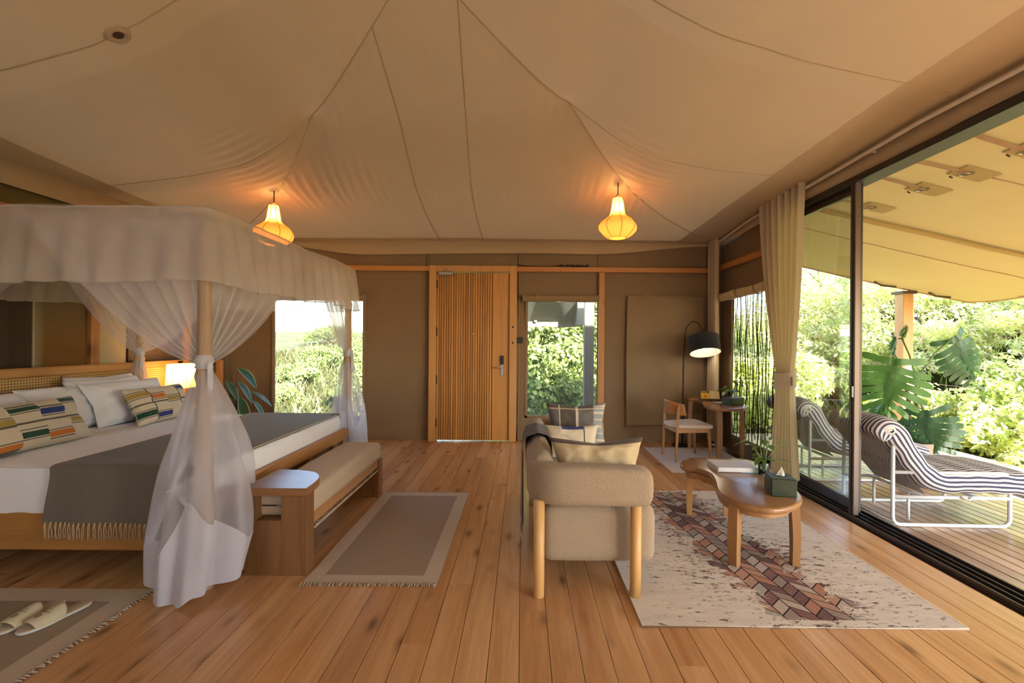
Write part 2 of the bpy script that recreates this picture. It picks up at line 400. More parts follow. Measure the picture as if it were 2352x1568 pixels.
def copy_tree(o, parent=None):
    c = o.copy(); C.objects.link(c); c.parent = parent
    if o.name in ORG: ORG[c.name] = ORG[o.name]
    for ch in list(o.children): copy_tree(ch, c)
    return c
class MB:
    def __init__(s): s.v = []; s.f = []; s.mi = []; s.n = 0
    def add(s, V, Fc, mi=0):
        V = [tuple(p) for p in V]
        s.v += V; s.f += [tuple(i+s.n for i in f) for f in Fc]; s.mi += [mi]*len(Fc); s.n += len(V); return s
    def obj(s, name, m, parent=None, smooth=False, **k): return obj(name, s.v, s.f, m, parent, smooth, mi=s.mi, **k)
def boxg(x0, x1, y0, y1, z0, z1, bev=0.0):
    bm = bmesh.new(); bmesh.ops.create_cube(bm, size=1.0)
    for v in bm.verts: v.co = ((x0+x1)/2+v.co.x*(x1-x0), (y0+y1)/2+v.co.y*(y1-y0), (z0+z1)/2+v.co.z*(z1-z0))
    if bev: bmesh.ops.bevel(bm, geom=bm.edges[:], offset=min(bev, .45*min(x1-x0, y1-y0, z1-z0)), segments=2 if bev > .012 else 1, affect='EDGES', profile=.5)
    V = [tuple(v.co) for v in bm.verts]; bm.verts.index_update(); Fc = [tuple(v.index for v in f.verts) for f in bm.faces]; bm.free()
    return V, Fc
def box(name, x0, x1, y0, y1, z0, z1, m, parent=None, bev=.004, **k):
    V, Fc = boxg(x0, x1, y0, y1, z0, z1, bev); return obj(name, V, Fc, m, parent, **k)
def tubeg(pts, r, n=8, closed=False, cap=True):
    P = [Vector(p) for p in pts]; N = len(P); R_ = r if hasattr(r, '__len__') else [r]*N
    V = []; Fc = []; prev = None
    for i in range(N):
        a = P[(i-1) % N] if closed or i > 0 else P[i]; b = P[(i+1) % N] if closed or i < N-1 else P[i]
        t = (b-a).normalized() if (b-a).length > 1e-9 else Vector((0, 0, 1))
        if prev is None:
            up = Vector((0, 0, 1)) if abs(t.z) < .9 else Vector((1, 0, 0)); x = t.cross(up).normalized()
        else: x = (prev-t*prev.dot(t)).normalized()
        prev = x; y = t.cross(x)
        for k in range(n):
            a_ = 2*PI*k/n; V.append(P[i]+(x*math.cos(a_)+y*math.sin(a_))*R_[i])
    for i in range(N if closed else N-1):
        j = (i+1) % N
        for k in range(n): Fc.append((i*n+k, i*n+(k+1) % n, j*n+(k+1) % n, j*n+k))
    if cap and not closed: Fc += [tuple(range(n-1, -1, -1)), tuple((N-1)*n+k for k in range(n))]
    return V, Fc
def tube(name, pts, r, m, parent=None, n=8, closed=False, **k):
    V, Fc = tubeg(pts, r, n, closed); return obj(name, V, Fc, m, parent, smooth=True, **k)
def latheg(prof, n=24, c=(0, 0, 0)):
    V = []; Fc = []
    for r, z in prof:
        for k in range(n): a = 2*PI*k/n; V.append((c[0]+r*math.cos(a), c[1]+r*math.sin(a), c[2]+z))
    for i in range(len(prof)-1):
        for k in range(n): Fc.append((i*n+k, i*n+(k+1) % n, (i+1)*n+(k+1) % n, (i+1)*n+k))
    return V, Fc
def catmull(P, per=8, closed=True):
    P = [Vector(p) for p in P]; N = len(P); out = []
    for i in range(N if closed else N-1):
        p0 = P[(i-1) % N] if closed or i > 0 else P[i]; p1 = P[i]; p2 = P[(i+1) % N]; p3 = P[(i+2) % N] if closed or i+2 < N else p2
        for k in range(per):
            t = k/per
            out.append(.5*((2*p1)+(p2-p0)*t+(2*p0-5*p1+4*p2-p3)*t*t+(3*p1-p0-3*p2+p3)*t**3))
    if not closed: out.append(P[-1])
    return out
def prismg(outline, z0, z1, bev=.01, seg=3):
    P = [Vector((p[0], p[1])) for p in outline]; N = len(P)
    if sum(P[i].x*P[(i+1) % N].y-P[(i+1) % N].x*P[i].y for i in range(N)) < 0: P.reverse()
    nr = []
    for i in range(N):
        t = P[(i+1) % N]-P[i-1]; nr.append(Vector((t.y, -t.x)).normalized())
    rings = [(bev*(1-math.sin(a)), z0+bev*(1-math.cos(a))) for a in [PI/2*k/seg for k in range(seg+1)]]
    rings += [(bev*(1-math.cos(a)), z1-bev*(1-math.sin(a))) for a in [PI/2*k/seg for k in range(seg+1)]]
    V = []; Fc = []
    for ins, z in rings:
        for p, q in zip(P, nr): V.append((p.x-q.x*ins, p.y-q.y*ins, z))
    for r in range(len(rings)-1):
        for k in range(N): Fc.append((r*N+k, r*N+(k+1) % N, (r+1)*N+(k+1) % N, (r+1)*N+k))
    Fc += [tuple(range(N-1, -1, -1)), tuple((len(rings)-1)*N+k for k in range(N))]
    return V, Fc
def gridg(fn, nu, nv, closed_u=False):
    V = [fn(i/nu, j/nv) for j in range(nv+1) for i in range(nu+(0 if closed_u else 1))]
    w = nu if closed_u else nu+1
    Fc = [(j*w+i, j*w+(i+1) % w, (j+1)*w+(i+1) % w, (j+1)*w+i) for j in range(nv) for i in range(nu)]
    return V, Fc
def smoothstep(a, b, x): t = max(0.0, min(1.0, (x-a)/(b-a))); return t*t*(3-2*t)
def interp(x, tab):
    for (a, b), (c, d) in zip(tab, tab[1:]):
        if x <= c: return b+(d-b)*(x-a)/(c-a)
    return tab[-1][1]
def nz(x, y, z=0.0): return noise.noise(Vector((x, y, z)))
def pillowg(w, h, t, n=26, flange=0.0, puff=.42, seed=0, wr=.006, pinch=.10):
    """standing pillow: width along X, height along Z (0..h), thickness along Y, front at -Y"""
    V = []; Fc = []; uvc = []
    for side in (-1, 1):
        for j in range(n+1):
            for i in range(n+1):
                u = -1+2*i/n; v = -1+2*j/n
                e = max(0.0, (1-u**4)*(1-v**4))**puff
                if flange and max(abs(u), abs(v)) > 1-flange: e = 0.0
                x = u*w/2*(1-pinch*(1-abs(v))**1*abs(u)**3*.9+.02*u*u*v*v); z = h/2+v*h/2*(1-pinch*(1-abs(u))*abs(v)**3)
                th = t/2*e+.003
                th += wr*e*nz(u*3+seed, v*3+side*5, seed)*2.2+wr*.6*nz(u*7+seed, v*6, side*3)*e
                V.append((x, side*th, z)); uvc.append((i/n, j/n))
    w_ = n+1; K = w_*w_
    for s_ in (0, 1):
        for j in range(n):
            for i in range(n):
                a = s_*K+j*w_+i; q = (a, a+1, a+w_+1, a+w_)
                Fc.append(q if s_ == 0 else q[::-1])
    rim = [i for i in range(n)]+[j*w_+n for j in range(n)]+[n*w_+n-i for i in range(n)]+[(n-j)*w_ for j in range(n)]
    for k in range(len(rim)):
        a, b = rim[k], rim[(k+1) % len(rim)]; Fc.append((b, a, a+K, b+K))
    return V, Fc, n
def xform(V, loc, rx=0.0, rz=0.0, ry=0.0):
    Mx = Matrix.Translation(loc) @ Matrix.Rotation(rz, 4, 'Z') @ Matrix.Rotation(ry, 4, 'Y') @ Matrix.Rotation(rx, 4, 'X')
    return [tuple(Mx @ Vector(v)) for v in V]
def struct(o, label, kind='structure'):
    o['kind'] = kind; o['label'] = label; return o

# ================================================================== THE ROOM
XL, XR, YB, YF = -4.2, 2.8, 6.42, -0.6          # canvas walls
# ---- floor: every board its own piece
fl = struct(box('floor', XL-.1, 2.66, YF-.1, YB+.1, -.14, -.024, 'subfloor', bev=0), 'pine board floor of the tent room')
x = XL-.05; bi = 0
while x < 2.60:
    w = .137
    y = YF-.05-random.random()*1.6
    while y < YB+.06:
        L = random.choice((2.1, 2.6, 3.1, 3.6))*random.uniform(.9, 1.1)
        y0, y1 = max(y, YF-.08), min(y+L, YB+.08)
        if y1-y0 > .12:
            x1_ = min(x+w-.0022, 2.645)
            box('plank', x+.0006, x1_, y0+.0007, y1-.0007, -.024, -random.random()*.0008, 'floor', fl, bev=.001)
        y += L
    x += w
# ---- ceiling: one peaked tent lining with its seams and hanging edges
AX, AY = -.72, 3.0
WL, WR, WB, WF = 3.40, 3.40, 3.36, 3.6
HIP = [(0, 3.98), (.07, 3.85), (.128, 3.76), (.25, 3.57), (.37, 3.39), (.47, 3.15), (.56, 2.985), (.70, 2.87), (.85, 2.81), (1.0, 2.79)]
def sxy(x, y):
    return ((AX-x)/WL if x < AX else (x-AX)/WR), ((y-AY)/WB if y > AY else (AY-y)/WF)
def hipz(s): return (interp(max(0, s-.03), HIP)+2*interp(s, HIP)+interp(min(1, s+.03), HIP))/4
def ceil_z(x, y, wr=True):
    sx, sy = sxy(x, y); s = max(sx, sy); m = min(sx, sy)
    q = max(0.0, 1-m/max(s, 1e-4))
    side = sx > sy
    B = (.33 if x > AX else .21) if side else (.05 if y > AY else .25)
    b = B*max(0.0, math.sin(PI*min(1, s)*.95)) if s > 0 else 0
    z = hipz(s)+b*q**1.5
    if side and x > AX: z += .07*smoothstep(.7, 1.0, s)*(1-q*.2)*smoothstep(.02, .35, q)
    for hx, hy, hh in ((AX-.374*WL, AY+.374*WB, .13), (AX+.332*WR, AY+.332*WB, .13)):       # pole tips pushing the lining up
        z += hh*math.exp(-math.hypot(x-hx, y-hy)/.30)
    if wr:
        along = y if side else x
        d = m/max(s, 1e-4)
        g = math.exp(-((s-.555)/.075)**2)*smoothstep(.25, .75, d)*(1 if y > AY-1 else .4)
        ph = 62*along+3*nz(along*2, s*3)
        z += .012*g*math.sin(ph)*(.6+.8*abs(nz(along*1.7, 4.2)))
        g2 = math.exp(-((d-.86)/.10)**2)*smoothstep(.06, .16, s)*(1-smoothstep(.36, .46, s))*(1 if not side else .25)
        z += .010*g2*math.sin(70*x+12*y)
        g3 = math.exp(-((s-.60)/.05)**2)*(0 if side or y < AY else 1)
        z += .006*g3*math.sin(75*x+2*nz(x*3, 1))*(.4+abs(nz(x*1.3, 8)))
        z += .012*nz(x*.9, y*.9, 3.3)*(1-s)
    return z
nx, ny = 300, 300
x0c, x1c, y0c, y1c = AX-WL, AX+WR, AY-WF, AY+WB
V, Fc = gridg(lambda u, v: (x0c+(x1c-x0c)*u, y0c+(y1c-y0c)*v, ceil_z(x0c+(x1c-x0c)*u, y0c+(y1c-y0c)*v)), nx, ny)
ceiling = struct(obj('ceiling', V, Fc, 'ceil', smooth=True), 'tan draped tent lining rising to a central peak')
def on_ceil(pts, off=.006): return [(x, y, ceil_z(x, y, False)-off) for x, y in pts]
def seam(p, q, r, n=60, bow=0.0, m='ceil'):
    pts = []
    for i in range(n+1):
        t = i/n; x = p[0]+(q[0]-p[0])*t; y = p[1]+(q[1]-p[1])*t
        d = Vector((q[0]-p[0], q[1]-p[1])).normalized(); k = bow*math.sin(PI*t)
        pts.append((x-d.y*k, y+d.x*k))
    tube('seam', on_ceil(pts, r*.4), r, m, ceiling, 5)
seam((AX-.1, AY+.1), (x0c+.02, y1c-.02), .0055); seam((AX+.1, AY+.1), (x1c-.02, y1c-.02), .0055)
seam((AX-.43, AY+.43), (-1.15, y1c-.01), .0045); seam((AX+.24, AY+.24), (-.55, y1c-.01), .0045, bow=.04)
seam((AX+1.13, AY+1.13), (x1c-.03, 4.13), .004); seam((AX+.1, 2.75), (x1c-.03, 2.75), .004)
seam((AX-1.27, AY+1.27), (x0c+.03, 4.27), .003); seam((AX-.1, 2.75), (x0c+.03, 2.75), .004)
seam((AX-.1, AY-.1), (x0c+.02, y0c+.02), .011); seam((AX+.1, AY-.1), (x1c-.02, y0c+.02), .011)
# round vent collar in the left seam
vz = ceil_z(-2.46, 2.75, False)
V, Fc = latheg([(.030, .012), (.030, -.010), (.040, -.018), (.055, -.016), (.066, -.004), (.070, .012)], 28, (-2.46, 2.75, vz))
Vt = [Vector(v)-Vector((-2.46, 2.75, vz)) for v in V]; tilt = Matrix.Rotation(-math.atan2(ceil_z(-2.4, 2.75, False)-ceil_z(-2.52, 2.75, False), .12), 3, 'Y')
vent = obj('vent_ring', [tuple(tilt @ p+Vector((-2.46, 2.75, vz-.006))) for p in Vt], Fc, 'valance', ceiling, True, label='pale round vent ring with a dark hole')
V, Fc = latheg([(.0001, 0), (.031, 0)], 20); obj('vent_hole', [tuple(tilt @ Vector(p)+Vector((-2.46, 2.75, vz-.012))) for p in V], Fc, 'wooddark', vent)
# hanging edges
def hang(name, pts, top, bot, m='valance', par=ceiling, wav=.012, nrm=(0, -1)):
    n = len(pts)-1; nv = 6
    def fn(u, v):
        k = u*n; i = min(n-1, int(k)); t = k-i
        x = pts[i][0]*(1-t)+pts[i+1][0]*t; y = pts[i][1]*(1-t)+pts[i+1][1]*t
        z0, z1 = top(x, y), bot(x, y); w = wav*math.sin(v*PI*.9)*nz((x+y)*1.3, 7.7)+wav*.5*v*nz((x+y)*3.1, 1.1)
        bulge = .02*math.sin(v*PI)
        return (x+nrm[0]*(w+bulge), y+nrm[1]*(w+bulge), z0+(z1-z0)*v)
    V, Fc = gridg(fn, 110, nv); return obj(name, V, Fc, m, par, True)
hang('valance', [(x0c, y1c), (x1c, y1c)], lambda x, y: ceil_z(x, y1c, False)+.004, lambda x, y: 2.615+.018*math.sin((x+1.3)*1.1)+.15*smoothstep(.9, 2.7, x)+.14*smoothstep(-2.2, -3.6, x))
hang('valance', [(x0c, y0c), (x0c, y1c)], lambda x, y: ceil_z(x0c, y, False)+.004, lambda x, y: 2.62, nrm=(1, 0))
hang('valance', [(x1c, y0c), (x1c, y1c)], lambda x, y: ceil_z(x1c, y, False)+.004, lambda x, y: 2.755+.012*math.sin(y*3), nrm=(-1, 0))
hang('valance', [(x0c, y0c), (x1c, y0c)], lambda x, y: ceil_z(x, y0c, False)+.004, lambda x, y: 2.6, nrm=(0, 1))
# hidden strips added between lining and walls to stop sky light leaking in
for a in ((XL-.12, -3.72, YF-.12, YB+.12), (2.36, XR+.12, YF-.12, YB+.12), (-3.72, 2.36, YB-.40, YB+.12), (-3.72, 2.36, YF-.12, YF+.40)):
    box('eave_closure', a[0], a[1], a[2], a[3], 3.0, 3.04, 'canvas', ceiling, bev=0)
# ---- canvas walls
def canvas_wall(name, a0, a1, z0, z1, holes, place, m, label, amp=.012, step=.05):
    As = sorted({a0, a1, *[h[0] for h in holes], *[h[1] for h in holes]}); Zs = sorted({z0, z1, *[h[2] for h in holes], *[h[3] for h in holes]})
    def fill(L):
        o = []
        for p, q in zip(L, L[1:]):
            n = max(1, round((q-p)/step)); o += [p+(q-p)*i/n for i in range(n)]
        return o+[L[-1]]
    As, Zs = fill(As), fill(Zs); V = []; Fc = []; W = len(As)
    for z in Zs:
        for a in As:
            edge = 1.0
            d = amp*(1.6*(1-smoothstep(.1, .8, z))*nz(a*2.2+z*2.6, z*3.4-a*1.3, 12)+nz(a*1.1, z*.5, 2)*1.1+.5*nz(a*2.3+z*1.1, z*1.7-a*.6, 5)+.35*nz((a-z)*4.5, (a+z)*1.2, 9))
            V.append(place(a, z, d))
    for j in range(len(Zs)-1):
        for i in range(W-1):
            ca, cz = (As[i]+As[i+1])/2, (Zs[j]+Zs[j+1])/2
            if any(h[0] < ca < h[1] and h[2] < cz < h[3] for h in holes): continue
            Fc.append((j*W+i, j*W+i+1, (j+1)*W+i+1, (j+1)*W+i))
    return struct(obj(name, V, Fc, m, None, True), label)
W1 = (-3.49, -2.245, .335, 1.955); W2 = (.072, 1.055, .36, 1.965); DO = (-1.30, -.085, -.02, 2.45)
wb = canvas_wall('wall_back', XL, XR, -.02, 3.0, [W1, W2, DO], lambda a, z, d: (a, YB+d, z), 'canvas', 'brown canvas back wall of the tent', .028)
WRm = (4.95, 6.0, .20, 2.0)                                         # mesh window in the right wall
wr_ = canvas_wall('wall_right', 4.74, YB, -.02, 3.0, [WRm], lambda a, z, d: (XR-.02+d, a, z), 'canvas', 'brown canvas wall beside the sliding glass door')
box('door_head', 2.70, 2.86, YF, 4.76, 2.745, 2.99, 'canvas', wr_, bev=.01, label='canvas header above the sliding glass')
FW = [(-3.7, -1.0, .3, 2.3), (-.4, 2.3, .3, 2.3)]  # openings added behind the camera to bring in front fill light
wf = canvas_wall('wall_front', XL, XR, -.02, 3.0, FW, lambda a, z, d: (a, YF+d, z), 'canvas', 'brown canvas wall opposite the entrance door, with two openings added for fill light')
for k, h in enumerate(FW):
    V, Fc = gridg(lambda u, v: (h[0]-.04+(h[1]-h[0]+.08)*u, YF+.035+.006*nz(u*5, v*7, k), h[2]-.04+(h[3]-h[2]+.08)*v), 30, 30)
    obj('front_fill_blind', V, Fc, 'fill_blind', wf, True, label='unseen translucent sheet added to pass sunlight as front fill')
wl_ = canvas_wall('wall_left', YF, YB, -.02, 3.0, [], lambda a, z, d: (XL+d, a, z), 'canvas_dk', 'olive canvas wall behind the headboard')
# seams and folded pleats of the back wall
for xs in (-1.335, -.05, 1.06):
    box('wall_seam', xs-.012, xs+.012, YB-.022, YB-.006, 0.0, 2.62, 'canvas', wb, bev=.004)
# timber rails and posts on the walls
t1 = struct(box('trim_1', XL+.02, -1.30, YB-.075, YB-.02, 2.375, 2.445, 'beam', bev=.006), 'timber wall rail between the bed corner and the door frame')
t2 = struct(box('trim_2', -.085, XR-.05, YB-.075, YB-.02, 2.375, 2.445, 'beam', bev=.006), 'timber wall rail between the door frame and the corner curtain')
t3 = struct(box('trim_3', 1.062, 1.145, YB-.07, YB-.015, .0, 2.375, 'beamz', bev=.006), 'upright timber post beside the leafy window')
t4 = struct(box('trim_4', XR-.085, XR-.03, 4.76, YB-.08, 2.40, 2.475, 'beamy', bev=.006), 'timber rail above the black netted window')
t5 = struct(box('trim_5', XL+.02, XL+.075, YF+.02, YB-.08, 2.40, 2.475, 'beamy', bev=.006), 'timber rail high on the olive wall')
t6 = struct(box('trim_6', XL+.02, XL+.10, 4.33, 4.42, 0, 2.75, 'beamz', bev=.006), 'upright timber post behind the headboard')
box('beam_post', XL+.02, XL+.10, 4.20+1.35, 4.29+1.35, 0, 2.75, 'beamz', t6, bev=.006)
for cx_, cy_ in ((XL, YB), (XR, YB), (XL, YF), (XR, YF)): box('corner_light_block', cx_-.05, cx_+.05, cy_-.05, cy_+.05, -.02, 3.0, 'canvas', wb, bev=.01)  # canvas-coloured blocks added to stop light leaking at the wall corners
# ---- windows of the back wall
def window(name, h, label):
    x0, x1, z0, z1 = h
    w = thing(name, ((x0+x1)/2, YB, z0), label, None, kind='structure')
    for a in ((x0-.035, x0+.004, z0-.035, z1), (x1-.004, x1+.035, z0-.035, z1), (x0-.035, x1+.035, z0-.035, z0+.004)):
        box('window_hem', a[0], a[1], YB-.024, YB-.006, a[2], a[3], 'canvas_lo', w, bev=.004)
    V, Fc = gridg(lambda u, v: (x0+(x1-x0)*u, YB+.004, z0+(z1-z0)*v), 2, 2); obj('mesh_pane', V, Fc, 'mesh', w)
    return w
window('window_1', W1, 'insect mesh window facing the grassy hill')
window('window_2', W2, 'insect mesh window filled with leafy green bush')
def rolled_flap(name, x0, x1, z, label, straps):
    t = thing(name, ((x0+x1)/2, YB-.07, z-.05), label, 'window flap')
    def fn(u, v):
        a = 2*PI*u; r = .046+.006*nz(v*9, math.cos(a)*1.5)+.004*math.sin(3*a)
        return (x0+(x1-x0)*v, YB-.075+r*math.cos(a), z+r*math.sin(a)+.006*nz(v*3, 2))
    V, Fc = gridg(fn, 20, 40, True); n = 20
    for e in (0, 40):
        c = len(V); V.append((x0+(x1-x0)*(e/40), YB-.075, z)); Fc += [(c, e*n+i, e*n+(i+1) % n) for i in range(n)]
    obj('roll', V, Fc, 'canvas_lo', t, True)
    for s in straps:
        P = [(s, YB-.075+.054*math.cos(a), z+.054*math.sin(a)) for a in [2*PI*k/20 for k in range(20)]]
        V = []; Fc = []
        for i, p in enumerate(P):
            V += [(p[0]-.014, p[1], p[2]), (p[0]+.014, p[1], p[2])]; j = (i+1) % 20; Fc.append((2*i, 2*i+1, 2*j+1, 2*j))
        obj('strap', V, Fc, 'strap', t, True)
    return t
rolled_flap('rolled_flap', .0, 1.06, 2.005, 'rolled up canvas flap with two straps above the leafy window', (.205, .80))
rolled_flap('rolled_flap', -3.56, -2.19, 1.995, 'rolled up canvas flap above the window beside the bed', (-3.2, -2.5))
# unrolled flap covering the third opening
fp = thing('closed_flap', (2.0, YB-.03, .26), 'closed canvas window flap hanging behind the desk lamp', 'window flap')
V, Fc = gridg(lambda u, v: (1.47+1.07*u, YB-.034-.010*nz(u*2.2+v, v*7-u*2)-.006*math.sin(v*PI), .27+1.78*v), 34, 50)
obj('flap_cloth', V, Fc, 'canvas_lo', fp, True)
box('hem', 1.47, 2.54, YB-.048, YB-.030, .24, .42, 'canvas_lo', fp, bev=.006)
for s in (1.70, 2.3): box('toggle', s-.02, s+.02, YB-.05, YB-.035, 2.03, 2.06, 'strap', fp)
tube('edge_cord', [(1.465, YB-.045, .2), (1.46, YB-.046, 1.1), (1.468, YB-.045, 2.05)], .008, 'canvas', fp)
# ---- netted window on the right wall
nw = thing('window_3', (XR-.02, 5.47, .2), 'window hung with crumpled black net beside the desk', None, kind='structure')
y0, y1, z0, z1 = WRm
for a in ((y0-.04, y0+.004, z0-.04, z1), (y1-.004, y1+.04, z0-.04, z1), (y0-.04, y1+.04, z0-.04, z0+.004)):
    box('window_hem', XR-.045, XR-.03, a[0], a[1], a[2], a[3], 'canvas', nw, bev=.004)
V, Fc = gridg(lambda u, v: (XR-.015+.02*math.sin(u*60+3*nz(u*9, v*2)), y0+(y1-y0)*u, z0+(z1-z0)*v), 120, 16)
obj('net_pane', V, Fc, 'blacknet', nw, True)
rr = random.Random(4)
for k in range(22):
    yc = y0+.02+(y1-y0-.04)*((k+rr.random()*1.6)/23); lz = z0+rr.choice((0, 0, .2, .6))*rr.random(); ph = rr.random()*9; wd = rr.uniform(.003, .009)
    pts = [(XR-.03+.01*nz(ph, i*.3), yc+.05*nz(ph, i*.16)+.012*nz(ph+3, i*.6), z1-(z1-lz)*i/22) for i in range(23)]
    V = []; Fc = []
    for i, p in enumerate(pts):
        w = wd*(.5+.9*abs(nz(ph+7, i*.5))*1.6); V += [(p[0], p[1]-w, p[2]), (p[0]-.012, p[1], p[2]), (p[0], p[1]+w, p[2])]
        if i: Fc += [(3*i-3, 3*i-2, 3*i+1, 3*i), (3*i-2, 3*i-1, 3*i+2, 3*i+1)]
    obj('net_fold', V, Fc, 'blackfold', nw, True)
rf2 = thing('rolled_flap', (XR-.135, 5.45, 1.97), 'rolled up canvas flap above the black netted window', 'window flap')
V, Fc = gridg(lambda u, v: (XR-.135+(.05+.008*nz(v*8, math.cos(2*PI*u)))*math.cos(2*PI*u), 4.85+1.25*v, 2.03+.055*math.sin(2*PI*u)*(1+.2*nz(v*6, 5))-.02*v+.01*nz(v*4, 1)), 18, 36, True)
c0 = len(V); V += [(XR-.135, 4.85, 2.03), (XR-.135, 6.10, 2.01)]; Fc += [(c0, i, (i+1) % 18) for i in range(18)]+[(c0+1, 36*18+i, 36*18+(i+1) % 18) for i in range(18)]
obj('roll', V, Fc, 'curtain', rf2, True)
for yy in (5.15, 5.6): tube('tie', [(XR-.135+.062*math.cos(2*PI*k/14), yy+.01*math.sin(6*PI*k/14), 2.025+.062*math.sin(2*PI*k/14)) for k in range(14)], .007, 'canvas_lo', rf2, 6, True)
# ---- entrance door
dr = thing('door_1', (-.69, YB, 0), 'slatted timber entrance door in a pale wooden frame', None, kind='structure')
for a in ((-1.305, -1.205), (-.185, -.082)): box('door_jamb', a[0], a[1], YB-.10, YB+.06, 0, 2.45, 'doorframe', dr, bev=.006)
box('door_lintel', -1.205, -.185, YB-.10, YB+.06, 2.362, 2.45, 'doorframe', dr, bev=.006)
lf = box('door_leaf', -1.2045, -.1855, YB-.045, YB-.01, .014, 2.352, 'groove', dr, bev=.003)
ns = 23; xs0, xs1 = -1.20, -.425
for i in range(ns):
    a = xs0+(xs1-xs0)*i/ns; b = xs0+(xs1-xs0)*(i+1)/ns-.006
    box('slat', a, b, YB-.058, YB-.044, .016, 2.350, 'door', lf, bev=.003)
box('lock_stile', -.422, -.188, YB-.060, YB-.044, .016, 2.350, 'door', lf, bev=.003)
for zz in (.20, .80, 1.47, 2.13): box('hinge', -1.206, -1.190, YB-.068, YB-.05, zz, zz+.12, 'black', dr, bev=.002)
cl = box('door_closer', -1.165, -.965, YB-.12, YB-.06, 2.312, 2.358, 'steel', dr, bev=.006)
tube('closer_arm', [(-1.09, YB-.11, 2.36), (-1.05, YB-.10, 2.42), (-1.0, YB-.105, 2.37)], .006, 'steel', cl)
hp = box('lock_plate', -.305, -.262, YB-.078, YB-.058, .92, 1.09, 'steel', dr, bev=.006)
box('keypad', -.308, -.259, YB-.094, YB-.058, 1.075, 1.20, 'blackp', hp, bev=.008)
tube('lever_handle', [(-.283, YB-.07, 1.035), (-.283, YB-.115, 1.035), (-.33, YB-.12, 1.035), (-.405, YB-.118, 1.035)], .009, 'steel', hp)
V, Fc = latheg([(.0001, .004), (.010, .004), (.010, 0)], 12); obj('peephole', xform(V, (-.69, YB-.058, 1.50), rx=PI/2), Fc, 'steel', dr)
for zz in (1.60, 1.38):
    V, Fc = latheg([(.0001, .006), (.014, .006), (.014, 0)], 12); obj('frame_plug', xform(V, (-.135, YB-.10, zz), rx=PI/2), Fc, 'black', dr)
o = box('light_switch', -.075, .005, YB-.045, YB-.02, 1.375, 1.46, 'blackp', bev=.006, label='black square wall switch beside the entrance door', category='switch')
cb = thing('cable_bundle', (.75, YB-.05, 2.445), 'coiled black cable lying on the wall rail above the window', 'cable')
pts = [(.50+.42*(i/40)+.03*math.sin(i*.9), YB-.045+.015*math.sin(i*1.7), 2.462+.012*math.sin(i*2.3)) for i in range(41)]
tube('coil', pts, .011, 'blackp', cb, 6); tube('tail', [(-.08, YB-.04, 2.48), (.05, YB-.04, 2.455), (.2, YB-.045, 2.452), (.50, YB-.045, 2.46)], .006, 'blackp', cb, 6)
# ---- sliding glass door, track and head
gd = thing('door_2', (2.74, 4.2, 0), 'bronze framed sliding glass door panel beside the tied curtain', None, kind='structure')
for a, b, m in ((3.70, 3.775, 'frame'), (4.68, 4.75, 'frame')): box('stile', 2.725, 2.765, a, b, .03, 2.73, m, gd, bev=.004)
box('bottom_rail', 2.725, 2.765, 3.775, 4.68, .03, .115, 'frame', gd, bev=.004); box('top_rail', 2.725, 2.765, 3.775, 4.68, 2.64, 2.73, 'frame', gd, bev=.004)
box('pane', 2.742, 2.748, 3.77, 4.685, .11, 2.645, 'glass', gd, bev=0)
box('meeting_stile', 2.675, 2.72, 3.665, 3.705, .02, 2.74, 'frame2', gd, bev=.004); box('stile_lip', 2.66, 2.676, 3.69, 3.70, .02, 2.74, 'frame', gd, bev=.002)
box('latch', 2.668, 2.678, 3.672, 3.695, .97, 1.06, 'steel', gd, bev=.002)
tr = struct(box('trim_7', 2.655, 2.86, YF, 4.76, -.14, -.006, 'frame', bev=.003), 'dark sliding door track set into the floor')
for a in (2.665, 2.72, 2.775, 2.835): box('track_ridge', a, a+.012, YF, 4.76, -.006, .016, 'frame2' if a < 2.7 else 'frame', tr, bev=.002)
th = struct(box('trim_8', 2.66, 2.82, YF, 4.76, 2.70, 2.752, 'black', bev=.003), 'black head track of the sliding glass door')

# ================================================================== THE VERANDA
dk = struct(box('floor_deck', 2.86, 5.95, -1.2, 7.3, -.30, -.075, 'subfloor', bev=0), 'timber deck outside the sliding door')
x = 2.87; k = 0
while x < 5.9:
    cuts = [-1.2, 1.0+2.2*random.random(), 7.3]
    for y0, y1 in zip(cuts, cuts[1:]): box('deck_board', x, x+.092, y0+.002, y1-.002, -.075, -.045, 'deck', dk, bev=.004)
    x += .099
for a in (.6, 5.9): box('joist', 2.9, 5.9, a, a+.1, -.5, -.30, 'subfloor', dk)
def flyz(x, y):
    u = (x-2.78)/3.9
    return 2.90-.218*(x-2.78)-.10*math.sin(PI*min(1, max(0, u)))*abs(math.sin(PI*(y-.5)/4.2))*.6+.012*nz(x*2.2, y*2.2)*(1 if x < 3.3 else .4)+(.022*math.sin(y*21+4*nz(y*2, x))*math.exp(-((x-2.95)/.13)**2))
X1f = 6.75
def flyxy(u, v):
    x = 2.76+(X1f-2.76)*u; y = -1.2+8.05*v
    y -= .10*math.sin(PI*u)*smoothstep(.8, 1, v)                    # cut-away scalloped edge
    if u > .985: x -= .14*abs(math.sin(PI*(y-.7)/2.9))
    return (x, y, flyz(x, y))
V, Fc = gridg(flyxy, 80, 160)
fly = struct(obj('ceiling_veranda', V, Fc, 'fly', None, True), 'tan canvas veranda roof sloping out over the deck')
tube('seam_pole', [(x, 4.75, flyz(x, 4.75)-.03) for x in np.linspace(2.80, X1f-.05, 14)], .028, 'fly', fly, 8)
tube('seam', [(x, 5.38, flyz(x, 5.38)-.004) for x in np.linspace(2.80, X1f-.05, 30)], .005, 'flypatch', fly, 5)
